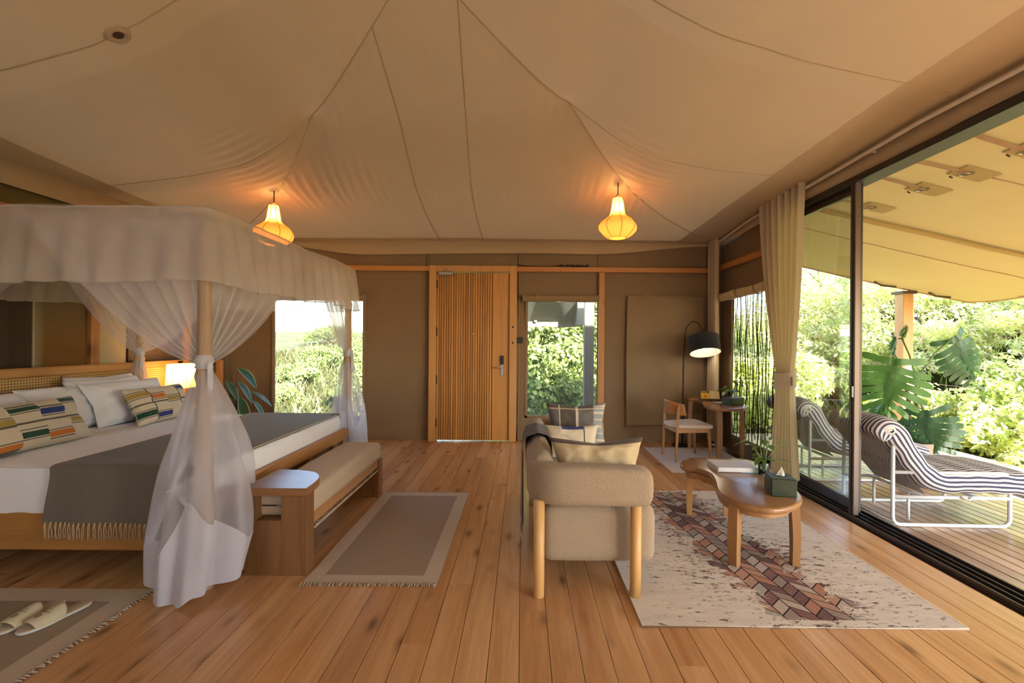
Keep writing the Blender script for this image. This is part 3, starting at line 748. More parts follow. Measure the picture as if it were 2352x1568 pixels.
tube('seam', [(x, 3.5, flyz(x, 3.5)-.004) for x in np.linspace(3.6, X1f-.05, 30)], .005, 'flypatch', fly, 5)
tube('edge_rope', [flyxy(u, 1.0) for u in np.linspace(0, 1, 40)], .016, 'flypatch', fly, 6)
tube('edge_rope', [flyxy(1.0, v) for v in np.linspace(0, 1, 90)], .016, 'flypatch', fly, 6)
for yy in (2.45, 3.08, 3.5, 3.89, 4.46):                            # webbing straps with buckles near the wall
    xa, xb = 3.0, 3.40
    V = []; Fc = []
    for i in range(9):
        x = xa+(xb-xa)*i/8; z = flyz(x, yy)-.012
        V += [(x, yy-.022, z), (x, yy+.022, z), (x, yy+.022, z-.006), (x, yy-.022, z-.006)]
        if i: a = 4*i-4; Fc += [(a, a+1, a+5, a+4), (a+1, a+2, a+6, a+5), (a+2, a+3, a+7, a+6), (a+3, a, a+4, a+7)]
    st = obj('roof_strap', V, Fc, 'flypatch', fly)
    xc = 3.46; Vp, Fp = boxg(xc-.13, xc+.13, yy-.09, yy+.09, -.004, .004, .002)
    obj('patch', [(p[0], p[1], p[2]+flyz(p[0], p[1])-.010) for p in Vp], Fp, 'fly', st)
    z = flyz(xb, yy)-.028
    tube('buckle', [(xb-.035, yy-.03, z), (xb+.035, yy-.03, z), (xb+.035, yy+.03, z), (xb-.035, yy+.03, z)], .006, 'steel', st, 6, True)
    tube('strap_end', [(xb-.07, yy+.06, z+.006), (xb-.05, yy+.055, z-.01)], .006, 'wooddark', st, 6)
for xx in (3.5, 5.3, 6.1):
    yy = 6.7; tube('edge_strap', [(xx-.16, yy-.05, flyz(xx-.16, yy)-.02), (xx, yy+.02, flyz(xx, yy)-.03), (xx+.18, yy-.02, flyz(xx+.18, yy)-.02)], .014, 'wooddark', fly, 6)
vp = thing('veranda_post', (5.74, 6.85, -.5), 'square timber post holding up the veranda roof', 'post')
box('post', 5.66, 5.82, 6.77, 6.93, -.5, flyz(5.74, 6.85)-.03, 'veranda_post', vp, bev=.008); box('post_cap', 5.63, 5.85, 6.74, 6.96, flyz(5.74, 6.85)-.06, flyz(5.74, 6.85)-.02, 'wooddark', vp, bev=.004)
vq = thing('veranda_post', (5.85, 1.9, -.5), 'square timber post of the veranda roof nearest the entrance', 'post')
box('post', 5.77, 5.93, 1.82, 1.98, -.5, flyz(5.85, 1.9)-.03, 'veranda_post', vq, bev=.008); box('post_cap', 5.74, 5.96, 1.79, 2.01, flyz(5.85, 1.9)-.06, flyz(5.85, 1.9)-.02, 'wooddark', vq, bev=.004)
for k, zz in enumerate((.55, .85, 1.12)):
    tube('fence_wire', [(5.80, 6.8, zz), (5.83, 4.4, zz-.012), (5.85, 1.9, zz)], .0035, 'wire', None, 5, label='thin fence wire along the deck edge, '+('lowest of three', 'middle of three', 'topmost of three')[k], category='wire', group='deck edge wires')
for k, zz in enumerate((.55, .85, 1.12)):
    tube('fence_wire', [(2.9, 7.2, zz), (4.3, 7.05, zz-.012), (5.68, 6.86, zz)], .0035, 'wire', None, 5, label='thin fence wire across the deck end behind the glass, '+('lowest of three', 'middle of three', 'topmost of three')[k], category='wire', group='deck end wires')

# ---- sun loungers
def lounger(loc, rz, label):
    t = thing('sun_lounger', loc, label, 'lounge chair', 'striped loungers on the deck', rz, True)
    L, W = .90, .58; r = .0145
    def arc(c, a0, a1, rad, y, n=5): return [(c[0]+rad*math.cos(a0+(a1-a0)*i/n), y, c[1]+rad*math.sin(a0+(a1-a0)*i/n)) for i in range(n+1)]
    for y in (0.0, W):
        P = [(0, y, .70)]+[(0, y, .1)]+arc((.06, .06+r), PI, 1.5*PI, .06, y)+arc((L-.06, .06+r), 1.5*PI, 2*PI, .06, y)+arc((L-.06, .37), 0, PI/2, .06, y)+[(.02, y, .43)]
        tube('side_frame', P, r, 'white_metal', t, 8)
        tube('seat_rail', [(0, y, .235), (L, y, .235)], r, 'white_metal', t, 8)
    tube('back_bar', [(0, 0, .70), (-.012, .0, .735), (-.05, .02, .755)]+[(-.075, W*k/6, .757) for k in range(1, 6)]+[(-.05, W-.02, .755), (-.012, W, .735), (0, W, .70)], r, 'white_metal', t, 8)
    for xx in (.24, .66): tube('cross_bar', [(xx, 0, .235), (xx, W, .235)], r, 'white_metal', t, 8)
    tube('floor_bar', [(.02, 0, r+.002), (.02, W, r+.002)], r*.8, 'white_metal', t, 8); tube('cross_bar', [(.2, .1, .235), (.2, .1, .02)], r*.8, 'white_metal', t, 8); tube('cross_bar', [(.2, W-.1, .235), (.2, W-.1, .02)], r*.8, 'white_metal', t, 8)
    # thick striped pad: profile in X-Z swept across Y
    C_ = catmull([(-.10, 0, .68), (-.06, 0, .765), (.0, 0, .76), (.07, 0, .665), (.17, 0, .51), (.27, 0, .40), (.38, 0, .355), (.55, 0, .355), (.75, 0, .355), (.95, 0, .345), (1.10, 0, .32), (1.20, 0, .285)], 6, False)
    n = len(C_); nv = 28; V = []; Fc = []; uv = []
    s = 0.0
    for i, p in enumerate(C_):
        a = C_[max(0, i-1)]; b = C_[min(n-1, i+1)]; tg = (b-a).normalized(); nn = Vector((-tg.z, 0, tg.x)); 
        if i: s += (p-C_[i-1]).length
        puff = 1.0+.06*math.sin(s*2*PI/.19)+.05*nz(s*6, 2)
        endr = min(1.0, math.sqrt(max(.02, min(s/.05, (1.62-s)/.05))))
        th = .098*puff*endr
        hw = W/2+.035
        for k in range(nv):
            a_ = 2*PI*k/nv; ca, sa = math.cos(a_), math.sin(a_)
            yy = hw*math.copysign(abs(ca)**.35, ca); tt = th*math.copysign(abs(sa)**.55, sa)
            tt += .006*nz(s*9, yy*9, 3)*(1 if sa > 0 else .3)
            V.append((p.x+nn.x*tt, W/2+yy, p.z+nn.z*tt))
    per = [0.0]; base = V[6*nv:7*nv]
    for k in range(nv): per.append(per[-1]+(Vector(base[(k+1) % nv])-Vector(base[k])).length)
    # duplicate the seam column so the stripes wrap cleanly
    V2 = []; s = 0.0
    for i in range(n):
        if i: s += (C_[i]-C_[i-1]).length
        for k in range(nv+1): V2.append(V[i*nv+k % nv]); uv.append((s, per[k]))
    w = nv+1
    Fc = [(i*w+k, (i+1)*w+k, (i+1)*w+k+1, i*w+k+1) for i in range(n-1) for k in range(nv)]+[tuple(range(nv)), tuple((n-1)*w+k for k in range(nv-1, -1, -1))]
    pad = obj('cushion', V2, Fc, 'stripe', t, True, uv=uv, label='thick navy and cream striped pad')
    # folded head roll and under-sling
    V = []; uv = []; nr_ = 40
    for i in range(nr_+1):
        y = -.045+(W+.09)*i/nr_
        for k in range(15):
            a_ = 2*PI*k/14; e = math.sqrt(max(.05, min(1, min(i, nr_-i)/2.5)))
            V.append((-.045+.095*math.cos(a_)*e, y, .765+.070*math.sin(a_)*e)); uv.append((k*.03, y))
    Fc = [(i*15+k, i*15+k+1, (i+1)*15+k+1, (i+1)*15+k) for i in range(nr_) for k in range(14)]
    obj('head_roll', V, Fc, 'stripe', t, True, uv=uv, label='rolled head end of the striped pad')
    V, Fc = gridg(lambda u, v: (-.105+.37*v+.03*math.sin(PI*v), .015+(W-.03)*u, .70-.45*v-.04*math.sin(PI*v)), 12, 14)
    obj('sling', V, Fc, 'stripe', t, True, uv=[(p[0]+p[2], p[1]*2.0) for p in V], label='striped sling behind the pad')
    tube('pad_tie', [(.50, -.02, .25), (.52, -.045, .24), (.56, -.03, .225), (.60, -.02, .25)], .008, 'stripe', t, 6)
    return t
LZ = -.045
lounger((2.955, 3.62, LZ), math.radians(-2), 'striped lounger seen through the open side of the doorway')
lounger((3.04, 4.80, LZ), math.radians(-1), 'striped lounger seen through the glass pane')

# ---- monstera in a pot behind the loungers
def leafg(L, W, slits=8, droop=.35, fold=.18, seed=0):
    """big split leaf lying along +X from the stalk, with cuts between the ribs"""
    rr = random.Random(seed); V = []; Fc = []
    for side in (-1, 1):
        for k in range(slits):
            t0, t1 = k/slits, (k+1)/slits
            ns_ = 7; row0 = []; row1 = []
            for j in range(ns_+1):
                q = j/ns_
                def pt(t, edge):
                    base_x = L*t*.95
                    wd = W*.5*(math.sin(PI*min(1, (t*.80+.20)))**.65)*(1.0 if t < .85 else .8)
                    sweep = L*(.02+.30*t)+(-.14*L if t < .18 else 0)
                    wid = (1-.55*q)*(1 if q < .9 else .6)
                    wf_ = 1.06 if q < .36 else (.86+.62*(q-.36) if q < .82 else (1.0 if q < .9 else .62))
                    x = base_x+sweep*q+(edge-.5)*L/slits*wf_
                    y = side*wd*q
                    z = -droop*L*(q*q*.55+(x/L)**2*.35)+fold*abs(y)*(1-q*.8)+.012*math.sin(q*9+k)
                    return (x, y, z)
                row0.append(pt((t0+t1)/2, 0.0)); row1.append(pt((t0+t1)/2, 1.0))
            b = len(V); V += row0+row1; n_ = ns_+1
            Fc += [(b+j, b+j+1, b+n_+j+1, b+n_+j) for j in range(ns_)]
    mid = len(V)
    for j in range(13):
        x = L*1.08*j/12-.03*L; z = -droop*L*(x/L)**2*.35; h = .028*W*(1.2-j/12)+.035*W
        V += [(x, -h, z), (x, 0, z+.006), (x, h, z)]
        if j: a = mid+3*j-3; Fc += [(a, a+1, a+4, a+3), (a+1, a+2, a+5, a+4)]
    return V, Fc
mo = thing('monstera_plant', (4.42, 5.15, LZ), 'tall potted monstera with split leaves behind the lounger', 'potted plant')
MX, MY = 4.42, 5.15
V, Fc = latheg([(.001, 0), (.15, 0), (.19, .30), (.205, .36), (.185, .36), (.18, .32), (.001, .32)], 24, (MX, MY, LZ)); obj('pot', V, Fc, 'pot', mo, True)
V, Fc = latheg([(.001, .325), (.178, .325)], 20, (MX, MY, LZ)); obj('soil', V, Fc, 'soil', mo)
tube('stem', [(MX, MY, .2), (MX-.04, MY, .5), (MX-.02, MY+.03, .80), (MX-.10, MY, 1.0)], [.03, .026, .022, .016], 'stemb', mo)
tube('stem', [(MX+.05, MY, .2), (MX+.10, MY, .45), (MX+.02, MY-.02, .78), (MX+.04, MY, 1.0)], [.024, .02, .016, .012], 'stemb', mo)
for k in range(6):
    a = k*1.1; tube('aerial_root', [(MX-.03+.03*math.cos(a), MY, .78-.05*k), (MX+.12*math.cos(a), MY+.1*math.sin(a), .6-.04*k), (MX+.16*math.cos(a+.4), MY+.12*math.sin(a), .33)], .006, 'stemb', mo, 5)
def monleaf(tip_px, root_px, Y, W, roll, m, seed, stalk_from, Lf=1.0, dY=.0):
    r = dp(root_px[0], root_px[1], Y); q = dp(tip_px[0], tip_px[1], Y+dY); L = (q-r).length*Lf
    V, Fc = leafg(L, W, seed=seed)
    xax = (q-r).normalized(); toward = Vector((-.55, -.8, .35)); yax = toward.cross(xax).normalized(); zax = xax.cross(yax)
    Rm = Matrix((xax, yax, zax)).transposed() @ Matrix.Rotation(roll, 3, 'X')
    lf_ = obj('leaf', [tuple(r+Rm @ Vector(v)) for v in V], Fc, m, mo, True)
    s = Vector(stalk_from); mid_ = (s+r)/2+Vector((0, 0, .06)); tube('leaf_stalk', [s, mid_, r], .009, 'stemg', mo, 6)
monleaf((2030, 955), (2052, 825), 5.0, .74, 0, 'lf_mon', 1, (MX-.08, MY, 1.0), .93)
monleaf((2248, 868), (2190, 775), 5.15, .50, -.25, 'lf_mon2', 2, (MX+.03, MY, 1.0), 1.0)
monleaf((2150, 1050), (2122, 945), 4.95, .58, .2, 'lf_mon2', 3, (MX+.02, MY-.02, .75), 1.0)
monleaf((1975, 985), (2040, 925), 5.2, .34, .5, 'lf_mon', 4, (MX-.03, MY, .85), 1.0)
monleaf((2055, 1010), (2085, 940), 5.25, .16, .9, 'lf_mon', 5, (MX-.03, MY, .75), 1.0)
monleaf((2205, 1010), (2150, 975), 5.3, .22, 1.0, 'lf_mon2', 6, (MX+.03, MY, .7), 1.0)
monleaf((2085, 748), (2072, 778), 5.1, .07, .3, 'lf_mon', 7, (MX+.04, MY, 1.0), 1.0)
monleaf((2062, 775), (2053, 812), 5.1, .08, 1.2, 'lf_mon2', 8, (MX-.10, MY, 1.0), 1.0)

# ================================================================== OUTSIDE
def gz(x, y):
    z = -.55
    z += 4.0*smoothstep(7.0, 17.0, x)*smoothstep(-8, 4, y)
    z += 2.9*smoothstep(10, 60, y)*(1-smoothstep(7, 17, x))
    z += .18*nz(x*.25, y*.25)+.05*nz(x*1.1, y*1.1)
    if -6 < x < 7.2 and -4 < y < 8.5: z = min(z, -.5)
    return z
V, Fc = gridg(lambda u, v: (-45+110*u, -14+84*v, gz(-45+110*u, -14+84*v)), 160, 130)
struct(obj('ground', V, Fc, 'ground', None, True), 'grassy hillside around the tent')
def leaf_cloud(seed, n, pos, size, asp, up=.0):
    """numpy cloud of folded leaves; pos(rng,n)->(n,3) centres and outward directions"""
    g = np.random.default_rng(seed); P, D = pos(g, n)
    a = g.normal(size=(n, 3)); a += up*np.array([0, 0, -1.0]); a /= np.linalg.norm(a, axis=1, keepdims=True)
    nrm = D+g.normal(size=(n, 3))*.55+np.array([.30, -.45, .50]); nrm /= np.linalg.norm(nrm, axis=1, keepdims=True)
    x = a-nrm*(a*nrm).sum(1, keepdims=True); x /= np.linalg.norm(x, axis=1, keepdims=True); y = np.cross(nrm, x)
    s = size*g.uniform(.6, 1.3, size=(n, 1)); w = s*asp
    q = np.stack([P-x*s*.5, P+y*w*.5+nrm*w*.12, P+x*s*.5, P-y*w*.5+nrm*w*.12], 1).reshape(-1, 3)
    i = np.arange(n)[:, None]*4
    return q, (i+np.array([[0, 1, 2, 3]])), g
def bush(name, x, y, rx, rz, label, cat, group, n, size, asp, mats, wts, zb=None, seed=0, trunk=True, flat=1.0, stems=6, ry=None):
    zb = gz(x, y) if zb is None else zb; ry = ry or rx
    t = thing(name, (x, y, zb), label, cat, group)
    cz = zb+rz*.80
    g0 = np.random.default_rng(seed+99); K = 34
    cd = g0.normal(size=(K, 3)); cd /= np.linalg.norm(cd, axis=1, keepdims=True); cd[:, 2] = np.abs(cd[:, 2])*1.25-.70*(g0.random(K))
    cc = cd*np.array([rx, ry, rz])*g0.uniform(.55, .95, size=(K, 1)); cr = g0.uniform(.22, .42, size=K)
    def pos(g, n):
        k = g.integers(0, K, n); d = g.normal(size=(n, 3)); d /= np.linalg.norm(d, axis=1, keepdims=True)
        r = g.uniform(.55, 1.0, size=(n, 1))**.6
        p = cc[k]+d*r*(cr[k][:, None])*np.array([rx, ry, rz*flat])
        p = p+np.array([x, y, cz]); p[:, 2] = np.maximum(p[:, 2], zb+.02); return p, d
    q, f, g = leaf_cloud(seed, n, pos, size, asp)
    mi = g.choice(len(mats), n, p=wts)
    obj('foliage', q, f, mats, t, mi=mi, kind='stuff')
    for k in range(stems):
        e = cc[(k*5) % K]*.8+np.array([x, y, cz]); b = (x+.12*rx*math.cos(k*2.1), y+.12*rx*math.sin(k*2.1), zb-.05)
        mid_ = ((b[0]+e[0])/2+.1*rx*math.sin(k), (b[1]+e[1])/2, b[2]+(e[2]-b[2])*.6)
        tube('branch', [b, mid_, tuple(e)], [.03*rx+.012, .02*rx+.008, .006], 'bark' if trunk else 'stemb', t, 6)
    return t
LM = ['lf_a', 'lf_b', 'lf_c', 'lf_d']
# dense broad-leaved bushes behind the middle window
for k, (x, y, rx, rz, lab) in enumerate(((.25, 10.5, 1.3, 2.1, 'leafy bush behind the left half of the middle window'), (1.75, 10.4, 1.2, 2.0, 'leafy bush behind the window post'), (.9, 12.0, 2.2, 2.7, 'taller leafy bush at the back of the middle window'), (-1.3, 11.2, .9, 1.6, 'leafy bush behind the entrance door'), (.85, 9.9, 1.3, .95, 'low leafy bush along the bottom of the middle window'))):
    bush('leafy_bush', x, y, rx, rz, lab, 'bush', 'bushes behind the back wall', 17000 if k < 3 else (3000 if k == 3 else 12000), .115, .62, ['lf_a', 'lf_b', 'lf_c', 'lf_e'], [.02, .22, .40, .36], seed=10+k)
# feathery acacias on the bank to the right
ac = [(8.6, 12.6, 1.7, 1.35), (10.6, 12.2, 2.0, 1.6), (9.2, 15.2, 2.2, 1.9), (12.4, 14.6, 2.3, 1.9), (12.2, 10.6, 2.0, 1.7), (10.2, 9.2, 1.7, 1.35), (13.6, 8.0, 2.2, 1.9), (11.0, 6.4, 1.8, 1.5), (15.5, 12.5, 2.5, 2.2), (8.4, 18.2, 2.2, 1.6), (12.8, 18.5, 2.6, 2.2), (14.5, 5.0, 2.2, 1.9), (7.4, 15.2, 1.6, 1.1)]
acl = ['low feathery acacia behind the glass pane', 'feathery acacia right of the veranda post', 'rounded acacia behind the sliding door frame', 'tall acacia above the monstera', 'sunlit acacia beyond the drooping monstera leaf', 'acacia bush on the lower bank beyond the deck', 'large acacia at the right edge of the bank', 'acacia bush nearest the end of the lounger', 'highest acacia on the bank', 'distant acacia under the patch of sky', 'distant tall acacia on the ridge', 'acacia on the bank beyond the doorway edge', 'low acacia scrub at the foot of the bank']
for k, (x, y, rx, rz) in enumerate(ac):
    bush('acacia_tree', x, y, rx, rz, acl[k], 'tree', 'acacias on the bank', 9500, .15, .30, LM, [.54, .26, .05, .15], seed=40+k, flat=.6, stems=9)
# low broad-leaved plants at the foot of the bank
lo = [(6.6, 5.6, .6, .5, 'bright green shrub beside the lounger foot'), (7.3, 6.6, .8, .65, 'bright green shrub on the bank behind the lounger'), (7.0, 4.6, .6, .5, 'low green shrub at the frame edge'), (8.3, 7.6, .9, .8, 'dark green shrub halfway up the bank'), (7.1, 8.3, .8, .6, 'low shrub behind the veranda post'), (4.6, 8.9, .9, .8, 'green shrub behind the netted window'), (3.6, 9.2, .8, 1.2, 'green bush behind the desk'), (5.9, 10.0, 1.1, 1.0, 'shrub beyond the deck end'), (8.8, 6.0, .9, .8, 'shrub in front of the acacia bush')]
for k, (x, y, rx, rz, lab) in enumerate(lo):
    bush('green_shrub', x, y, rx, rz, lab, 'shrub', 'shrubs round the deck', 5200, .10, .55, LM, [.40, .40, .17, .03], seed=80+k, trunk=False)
# left view: scrub on the hill
le = [(-6.6, 12.5, .6, .35), (-5.0, 13.5, .7, .35), (-8.4, 17, .9, .5), (-6.6, 20, 1.2, .6), (-10.2, 24, 1.5, .7), (-9.5, 31, 2.0, .8), (-4.05, 11.2, .35, .95), (-15, 36, 2.4, .9)]
lel = ['nearest scrub bush behind the window beside the bed', 'scrub bush beside the slender sapling', 'scrub bush halfway up the hill', 'rounded scrub on the hill slope', 'wide scrub on the upper slope', 'distant scrub near the skyline', 'slender sapling at the edge of the window beside the bed', 'farthest scrub on the skyline']
for k, (x, y, rx, rz) in enumerate(le):
    bush('scrub_bush', x, y, rx, rz, lel[k], 'shrub', 'scrub on the hill', 3500, .10+.008*y*.3, .4, ['lf_a', 'lf_b', 'lf_c', 'lf_e'], [.0, .06, .30, .64], seed=120+k, trunk=False)
# long grass over the hillside (uncountable)
g = np.random.default_rng(5); n = 42000
gx = np.concatenate([g.uniform(-16, -2, n//3), g.uniform(2, 18, 2*n//3)]); r1 = g.random(len(gx))
gy = np.where(gx < 0, 8.6+r1**1.7*40, g.uniform(1.5, 22, len(gx)))
keep = ~((gx > 2) & (gx < 6.6) & (gy < 7.6)); gx, gy = gx[keep], gy[keep]
zz = np.array([gz(a, b) for a, b in zip(gx, gy)]); n = len(gx)
h = g.uniform(.18, .50, n); w = .012+.0012*gy; an = g.uniform(0, PI, n); ln = g.normal(size=(n, 2))*.16
P = np.stack([gx, gy, zz], 1); dxy = np.stack([np.cos(an), np.sin(an), 0*an], 1)*w[:, None]
tip = P+np.stack([ln[:, 0], ln[:, 1], h], 1); mid_ = P+np.stack([ln[:, 0]*.3, ln[:, 1]*.3, h*.55], 1)
q = np.stack([P-dxy, P+dxy, mid_+dxy*.7, tip, mid_-dxy*.7], 1).reshape(-1, 3); i = np.arange(n)[:, None]*5
gro = obj('hill_grass', q, (i+np.array([[0, 1, 2, 3, 4]])), ['gr_a', 'gr_b', 'lf_b'], None, mi=g.choice(3, n, p=[.5, .3, .2]), kind='stuff', label='long yellow green grass covering the hillside', category='grass')
# back porch awning and post outside the middle window
pa = thing('porch_awning', (.5, 8.0, 1.7), 'grey canvas awning edge outside the leafy window', 'awning')
V, Fc = gridg(lambda u, v: (-.5+1.52*u-.10*v, 8.0-.35*v, 1.76+.32*v+.01*math.sin(u*14)), 30, 4); obj('canopy', V, Fc, 'awning', pa, True)
V, Fc = gridg(lambda u, v: (-.5+1.52*u, 8.0+.012*math.sin(u*30)*v, 1.76+.01*math.sin(u*14)-.10*v), 40, 3); obj('valance', V, Fc, 'awning', pa, True)
for xx in (.2, .72): box('tab', xx, xx+.05, 7.97, 7.99, 1.74, 1.84, 'awning', pa)
box('side_flap', .92, 1.03, 7.66, 8.0, 1.68, 2.1, 'awning', pa, bev=.004)
pp = thing('porch_post', (1.17, 8.05, -.5), 'grey timber post outside the leafy window', 'post')
box('post', 1.085, 1.255, 7.97, 8.13, -.5, 2.4, 'greypost', pp, bev=.006)
for zz_ in (.55, .9, 1.2): box('wire_clip', 1.25, 1.31, 8.03, 8.05, zz_, zz_+.01, 'steel', pp, bev=0)
tube('porch_pole', [(1.36, 8.0, -.5), (1.36, 8.0, 2.4)], .014, 'white_metal', None, 8, label='thin pale pole just right of the porch post', category='pole')

# ================================================================== THE BED
PX, PXH, PY0, PY1 = -1.79, -3.93, 2.56, 4.67     # foot and head posts, near and far posts
bed = thing('four_poster_bed', (-2.9, 3.6, 0), 'carved timber four-poster bed with a cane headboard', 'bed')
def post(x, y):
    prof = [(.052, 0), (.060, .02), (.058, .06), (.046, .09), (.046, .13), (.056, .16), (.058, .45), (.050, .49), (.044, .52), (.052, .56), (.055, .62), (.046, .66), (.040, .72), (.037, 1.15), (.042, 1.17), (.046, 1.19), (.042, 1.21), (.035, 1.24), (.032, 1.72), (.037, 1.74), (.040, 1.755), (.037, 1.77), (.029, 1.80), (.026, 2.09), (.001, 2.10)]
    V, Fc = latheg(prof, 20, (x, y, 0)); return obj('bed_post', V, Fc, 'bedz', bed, True)
for x in (PX, PXH):
    for y in (PY0, PY1): post(x, y)
box('side_rail', PXH+.05, PX-.05, PY0+.085, PY0+.125, .165, .385, 'bedx', bed, bev=.006)
box('side_rail', PXH+.05, PX-.05, PY1-.095, PY1-.055, .165, .385, 'bedx', bed, bev=.006)
fr_ = box('foot_rail', PX+.005, PX+.05, PY0+.09, PY1-.09, .425, .518, 'bedy', bed, bev=.006)
for yy in (3.2, 3.75, 4.25): box('foot_stile', PX+.008, PX+.046, yy, yy+.06, .22, .425, 'bedz', fr_, bev=.004)
box('foot_rail', PX+.005, PX+.05, PY0+.09, PY1-.09, .18, .25, 'bedy', bed, bev=.006)
box('foot_panel', PX-.012, PX+.006, PY0+.06, PY1-.06, .18, .50, 'bench', bed, bev=.003)
for yy in (PY0, PY1): tube('canopy_rail', [(PXH, yy, 2.095), (PX, yy, 2.095)], .018, 'bedz', bed)
for xx in (PX, PXH): tube('canopy_rail', [(xx, PY0, 2.095), (xx, PY1, 2.095)], .018, 'bedz', bed)
hb = thing('headboard_root', (PXH-.02, 3.6, 0), '', None)
bpy.data.objects.remove(hb)
HX = PXH-.055
head = box('headboard', HX-.045, HX, 2.50, 4.74, .20, .66, 'bedy', bed, bev=.005)
box('top_rail', HX-.045, HX+.012, 2.48, 4.76, 1.075, 1.155, 'bedy', head, bev=.012); box('bottom_rail', HX-.045, HX+.006, 2.50, 4.74, .66, .72, 'bedy', head, bev=.005)
for yy in (2.50, 3.22, 3.945, 4.67): box('stile', HX-.045, HX+.008, yy, yy+.07, .66, 1.08, 'bedz', head, bev=.005)
for a, b in ((2.57, 3.22), (3.29, 3.945), (4.015, 4.67)):
    V, Fc = gridg(lambda u, v: (HX-.018, a+(b-a)*u, .72+.355*v), 1, 1); obj('cane_panel', V, Fc, 'cane', head, uv=[(p[1], p[2]) for p in V])
# mattress in a fitted sheet
def mattress_fn(u, v):
    pass
mt = thing('mattress', (-2.86, 3.61, .30), 'mattress in a smooth white fitted sheet', 'mattress')
mx0, mx1, my0, my1 = HX+.02, PX-.014, PY0+.10, PY1-.10
V, Fc = boxg(mx0, mx1, my0, my1, .26, .65, .05); obj('mattress_body', V, Fc, 'sheet', mt, True)
def top_sheet(u, v):
    s = -.06+(1.12)*v; y = my0-.012+(my1-my0+.024)*min(1, max(0, v)); 
    x = mx0+.3+(mx1-mx0-.31)*u
    return (x, my0+(my1-my0)*v, .652+.004*nz(x*2, v*40)+.0035*nz(x*3, v*14)-.03*smoothstep(.975, 1, max(v, 1-v)))
V, Fc = gridg(top_sheet, 40, 90); obj('sheet_top', V, Fc, 'sheet', mt, True)
def side_sheet(u, v):
    x = mx0+.02+(mx1-mx0-.02)*u; z = .64-.262*v
    d = .012*smoothstep(.5, 1, v)*(.5+nz(x*7, 3))+.006*nz(x*4+v*3, v*2)
    return (x, my0-.010-d, z)
V, Fc = gridg(side_sheet, 90, 10); obj('sheet_side', V, Fc, 'sheet', mt, True)
# grey throw across the foot
tw = thing('bed_throw', (-2.25, 3.6, .38), 'grey woven throw with a knotted fringe across the foot of the bed', 'throw')
tx0, tx1 = -2.72, PX-.03
def throw_fn(u, v):
    s = v*(my1-my0+.34+.10)-.34
    x = tx0+(tx1-tx0)*u-.02*smoothstep(0, .4, -s)
    if s < 0:
        y = my0-.040-.02*smoothstep(0, .3, -s)*(1+.8*nz(x*5, 1))-.008*math.sin(x*17); z = .652+s*.92
        if s > -.03: y = my0-.040+(.03+s)*.9; z = .664-.4*(-s)
    else:
        y = my0-.012+s; z = .664+.0035*nz(x*3, y*5)
        if y > my1+.012: y = my1+.02; z = .655-(s-(my1-my0+.02))
    return (x, y, z)
V, Fc = gridg(throw_fn, 40, 120); obj('throw_cloth', V, Fc, 'throw', tw, True)
tube('edge', [throw_fn(1.0, k/60) for k in range(17, 56)], .004, 'fringe', tw, 5)
fz = MB(); nf = 31
for k in range(nf):
    u = (k+.5)/nf; p = throw_fn(u, 0.0); rr = random.Random(k)
    for q in (-.004, .005):
        d = rr.uniform(-.010, .010); P = [(p[0]+q*.2, p[1], p[2]+.006), (p[0]+q, p[1]-.006, p[2]-.018), (p[0]+q*1.4+d*.5, p[1]-.004, p[2]-.045), (p[0]+q*.6+d, p[1]-.003, p[2]-.078-rr.random()*.014)]
        fz.add(*tubeg(P, [.0034, .0026, .0024, .0042], 5))
fz.obj('fringe', 'fringe', tw, True, kind='stuff')
# ---- pillows
def pillow(name, loc, rz, tilt, w, h, t, m, label, group=None, pat=None, mats=None, flange=0.0, seed=0, cat='pillow', wr=.006, n=26, ry=0.0, puff=.42, pinch=.10):
    V, Fc, n_ = pillowg(w, h, t, n, flange, seed=seed, wr=wr, puff=puff, pinch=pinch); mi = None
    if pat:
        mi = []
        for s_ in (0, 1):
            for j in range(n_):
                for i in range(n_): mi.append(pat((i+.5)/n_, (j+.5)/n_, s_))
        mi += [0]*(len(Fc)-len(mi))
    return obj(name, xform(V, loc, tilt, rz, ry), Fc, mats or m, None, True, mi=mi, label=label, category=cat, origin=loc, **({'group': group} if group else {}))
# standing pillows face the foot of the bed: front (-Y local) -> +X world, so rz=+90deg
R90 = PI/2; G = 'white bed pillows'
pillow('bed_pillow', (-3.80, 2.98, .655), R90, -.32, .66, .38, .17, 'pillow', 'white pillow propped furthest back at the near side of the headboard', G, seed=1, flange=.05)
pillow('bed_pillow', (-3.58, 3.10, .655), R90+.05, -.62, .70, .39, .20, 'pillow', 'white pillow leaning behind the striped cushion at the near side', G, seed=2, flange=.05, wr=.010)
pillow('bed_pillow', (-3.80, 4.22, .655), R90, -.30, .66, .42, .16, 'pillow', 'white pillow hidden furthest back at the far side of the headboard', G, seed=3, flange=.05)
pillow('bed_pillow', (-3.62, 3.72, .655), R90+.12, -.50, .66, .40, .18, 'pillow', 'white flanged pillow in the middle of the bed', G, seed=4, flange=.08, wr=.010)
pillow('bed_pillow', (-3.62, 4.10, .655), R90-.02, -.42, .68, .42, .18, 'pillow', 'white pillow sandwiched behind the big pillow at the far side', G, seed=5, flange=.06)
pillow('bed_pillow', (-3.46, 4.12, .655), R90-.10, -.50, .72, .41, .19, 'pillow', 'big white flanged pillow behind the small striped cushion', G, seed=6, flange=.09, wr=.009)
CM = ['cream', 'gold', 'green', 'orange', 'blue', 'thin', 'piping']
